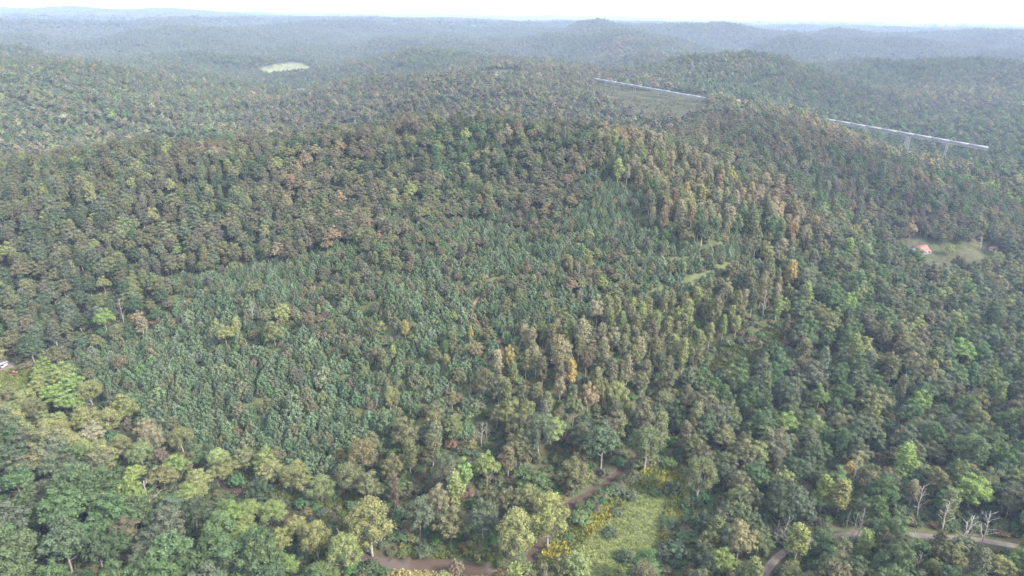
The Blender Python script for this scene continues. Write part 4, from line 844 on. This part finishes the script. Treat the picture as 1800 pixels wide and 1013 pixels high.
def building(name, px, py, rz, L, Wd, h, ridge, wall, roof, label, cat, porch=0, doors=1, wins=3):
    g = ground_hit(px, py); b = empty(name, tuple(g), rz, label=label, category=cat)
    solid('wall', b, wall, lambda m: gable_wall(m, L, Wd, h, ridge - .25)); rf = solid('roof', b, roof, lambda m: gable(m, L + .9, Wd + 1.1, h - .25, ridge))
    solid('ridge_cap', rf, roof, lambda m: m.box(-L / 2 - .46, L / 2 + .46, -.18, .18, ridge - .05, ridge + .07))
    yf = -Wd / 2
    for i in range(wins):
        x = -L / 2 + L * (i + .75) / (wins + .5); w = solid('window', b, M_GLASS, lambda m: m.box(x - .5, x + .5, yf - .04, yf + .02, 1.0, 2.2))
        solid('frame', w, M_WHITE, lambda m: [m.box(x - .6, x + .6, yf - .06, yf + .01, q, q + .1) for q in (.9, 2.2)])
    d = solid('door', b, M_DKWALL, lambda m: m.box(-.1, .9, yf - .05, yf + .02, 0, 2.1)); solid('handle', d, M_STEEL, lambda m: m.box(.72, .8, yf - .11, yf - .05, 1, 1.1))
    if porch:
        t = .14; bb = [(-L / 2 - .7, yf - .3, h - .15), (L / 2 + .7, yf - .3, h - .15), (L / 2 + .7, yf - porch, h - .95), (-L / 2 - .7, yf - porch, h - .95)][::-1]
        solid('porch_roof', b, roof, lambda m: m.hexa(bb, [(x, y, z + t) for x, y, z in bb]))
        for i in range(5):
            x = -L / 2 - .4 + (L + .8) * i / 4; solid('porch_post', b, M_WHITE, lambda m: m.box(x - .08, x + .08, yf - porch + .2, yf - porch + .36, -1, h - .9))
        solid('porch_floor', b, M_DKWALL, lambda m: m.box(-L / 2 - .5, L / 2 + .5, yf - porch + .1, yf - .02, -1, .12))
    return b
def vehicle(name, px, py, rz, paint, label, cat='car'):
    g = ground_hit(px, py); b = empty(name, tuple(g), rz, label=label, category=cat)
    def prof(m, pts, w0, w1):
        V = [(x, -(w0 if z < 1 else w1), z) for x, z in pts] + [(x, (w0 if z < 1 else w1), z) for x, z in pts]; k = len(pts)
        m.add(V, [(i, (i + 1) % k, k + (i + 1) % k, k + i) for i in range(k)], [(0, i + 1, i) for i in range(1, k - 1)] + [(k, k + i, k + i + 1) for i in range(1, k - 1)])
    solid('body', b, paint, lambda m: prof(m, [(-2.2, .35), (2.2, .35), (2.25, .75), (1.2, .98), (-2.15, .99), (-2.25, .8)], .88, .85))
    c = solid('cabin', b, M_GLASS, lambda m: prof(m, [(-1.7, .97), (1.1, .97), (.5, 1.45), (-1.35, 1.47)], .82, .68)); solid('roof_panel', c, paint, lambda m: m.box(-1.4, .52, -.68, .68, 1.46, 1.52))
    for x in (-1.4, 1.4):
        for s in (-1, 1):
            w = solid('wheel', b, M_TYRE, lambda m: m.tube([(x, s * .72, .33), (x, s * .92, .33)], .33, 12)); solid('rim', w, M_STEEL, lambda m: m.tube([(x, s * .921, .33), (x, s * .935, .33)], .2, 10))
    for s in (-1, 1): solid('headlight', b, M_WHITE, lambda m: m.box(2.2, 2.27, s * .62 - .15, s * .62 + .15, .6, .74))
    return b
P_WHITE = plain('white_car_paint', (.7, .7, .7), .3, .03, 1); P_RED = plain('dark_red_car_paint', (.10, .02, .02), .3, .03, 1); P_BLACK = plain('black_car_paint', (.02, .02, .022), .3, .03, 1)
building('farm_house', 1616, 443, .22, 8.6, 5.2, 2.5, 4.5, M_WHITE, M_ROOF, 'house with a red metal roof and lower porch roof in the pasture', 'house', 2.2)
building('shed', 1744, 441, -.15, 4.4, 3, 2.0, 2.8, M_TANWALL, M_PINKROOF, 'small tan shed with faded red roof beside the bare whitish tree', 'shed', 0, 1, 1)
building('trailer_home', -4, 648, 1.1, 7, 3.4, 2.3, 2.9, M_WHITE, M_STEEL, 'pale white farm building cut by the left edge of the picture', 'building', 0, 1, 2)
building('farm_building', 541, 165, .05, 26, 10, 4, 7, M_WHITE, M_PINKROOF, 'pale long building beside the distant gravel road', 'building', 0, 1, 4)
vehicle('parked_car', 1594, 440, 1.2, P_BLACK, 'black car parked left of the red-roofed house')
vehicle('parked_car', 25, 657, .35, P_RED, 'dark red car parked in the farmyard at the left edge')
vehicle('parked_car', 99, 684, .6, P_WHITE, 'white car parked under the leaning yellow green tree')
def conveyor(name, A, B, label, bents, step=15.0, wid=1.45):
    A = np.array(A); B = np.array(B); d = B - A; Ln = np.linalg.norm(d); d /= Ln; s = np.array([d[1], -d[0], 0]); s /= np.linalg.norm(s); u = np.cross(s, d); u = u if u[2] > 0 else -u
    root = empty(name, tuple(A), 0, label=label, category='conveyor'); k = int(Ln // step); q = Ln / k
    th = np.linspace(0, math.pi, 7)
    arc = [s * wid * math.cos(a) + u * (.4 + 1.1 * math.sin(a)) for a in th] + [-s * wid - u * .1, s * wid - u * .1]
    V = np.array([p + d * t for t in (0, q - .03) for p in arc]); n9 = 9
    pm = mesh_np('cover', V, [np.array([(i, (i + 1) % n9, n9 + (i + 1) % n9, n9 + i) for i in range(n9)]), np.array([(0, i + 1, i) for i in range(1, n9 - 1)] + [(n9, n9 + i, n9 + i + 1) for i in range(1, n9 - 1)])], [M_STEEL])
    for i in range(k): link('cover_panel', pm, root).location = tuple(d * q * i)
    m = MB()
    for a in (-1, 1):
        for zz in (-.25, -1.7): m.tube([s * a * wid + u * zz, d * Ln + s * a * wid + u * zz], .13, 4)
        for i in range(int(Ln / 4)):
            p0 = d * 4 * i + s * a * wid; z0, z1 = (-.25, -1.7) if i % 2 else (-1.7, -.25); m.tube([p0 + u * z0, p0 + d * 4 + u * z1], .08, 4)
    link('truss', m.mesh('truss', M_FRAME), root)
    for (f, kind) in bents:
        top = A + d * Ln * f - u * 1.7; g = hgt(top[:1], top[1:2])[0] - 1
        if top[2] - g < 1.5: continue
        m = MB(); hh = top[2] - g; o = top - A; fl = hh * .07
        wd = 1.2 if kind == 'tower' else .35; legs = []
        for a in (-1, 1):
            for b_ in ((-1, 1) if kind == 'tower' else (0,)):
                e0 = o + s * a * wid + d * b_ * wd; e1 = o + s * a * (wid + fl) + d * b_ * (wd + fl * .5); e1 = np.array([e1[0], e1[1], g - A[2]]); m.tube([e0, e1], .28, 5); legs.append((e0, e1))
        nl = max(2, int(hh / 4))
        for j in range(nl):
            f0, f1 = j / nl, (j + 1) / nl
            for x, y in ([(0, 1), (2, 3), (0, 2), (1, 3)] if kind == 'tower' else [(0, 1)]):
                la, lb = legs[x], legs[y]; m.tube([la[0] * (1 - f0) + la[1] * f0, lb[0] * (1 - f1) + lb[1] * f1], .1, 4); m.tube([la[0] * (1 - f1) + la[1] * f1, lb[0] * (1 - f1) + lb[1] * f1], .1, 4)
        link('support_tower' if kind == 'tower' else 'support_bent', m.mesh('support', M_PYLON), root)
    return root
conveyor('covered_conveyor', CONV_A, CONV_B, 'long straight pale covered conveyor on steel supports crossing the wooded valleys', [(.05, 'bent'), (.10, 'bent'), (.16, 'bent'), (.24, 'bent'), (.62, 'bent'), (.70, 'bent'), (.78, 'bent'), (.865, 'tower'), (.935, 'bent')])
conveyor('covered_conveyor', hit_y(839, 127.5, 818), hit_y(907, 131.5, 800), 'short pale conveyor strip on the far ridge clearing', [(.2, 'bent'), (.5, 'bent'), (.8, 'bent')], 11, .9)
# ------------------------------------------------------------------ haze
def haze(x0, x1, y0, y1, z0, z1, dens):
    m, t = new_mat('haze_air'); pv = nd(t, 'ShaderNodeVolumePrincipled'); out = nd(t, 'ShaderNodeOutputMaterial')
    pv.inputs['Color'].default_value = (0.58, 0.72, 1.0, 1); pv.inputs['Density'].default_value = dens; pv.inputs['Anisotropy'].default_value = 0.1
    t.links.new(pv.outputs[0], out.inputs['Volume'])
    link('haze', MB().box(x0, x1, y0, y1, z0, z1).mesh('haze', m), kind='stuff')
haze(-16500, 16500, -400, 16500, float(GZ.min()) - 1.5, float(GZ.max()) + 30, 0.9e-4)
print('TREES', len(T), 'solo', int(solo.sum()), 'far', c, 'zmax', GZ.max(), GZ.min())
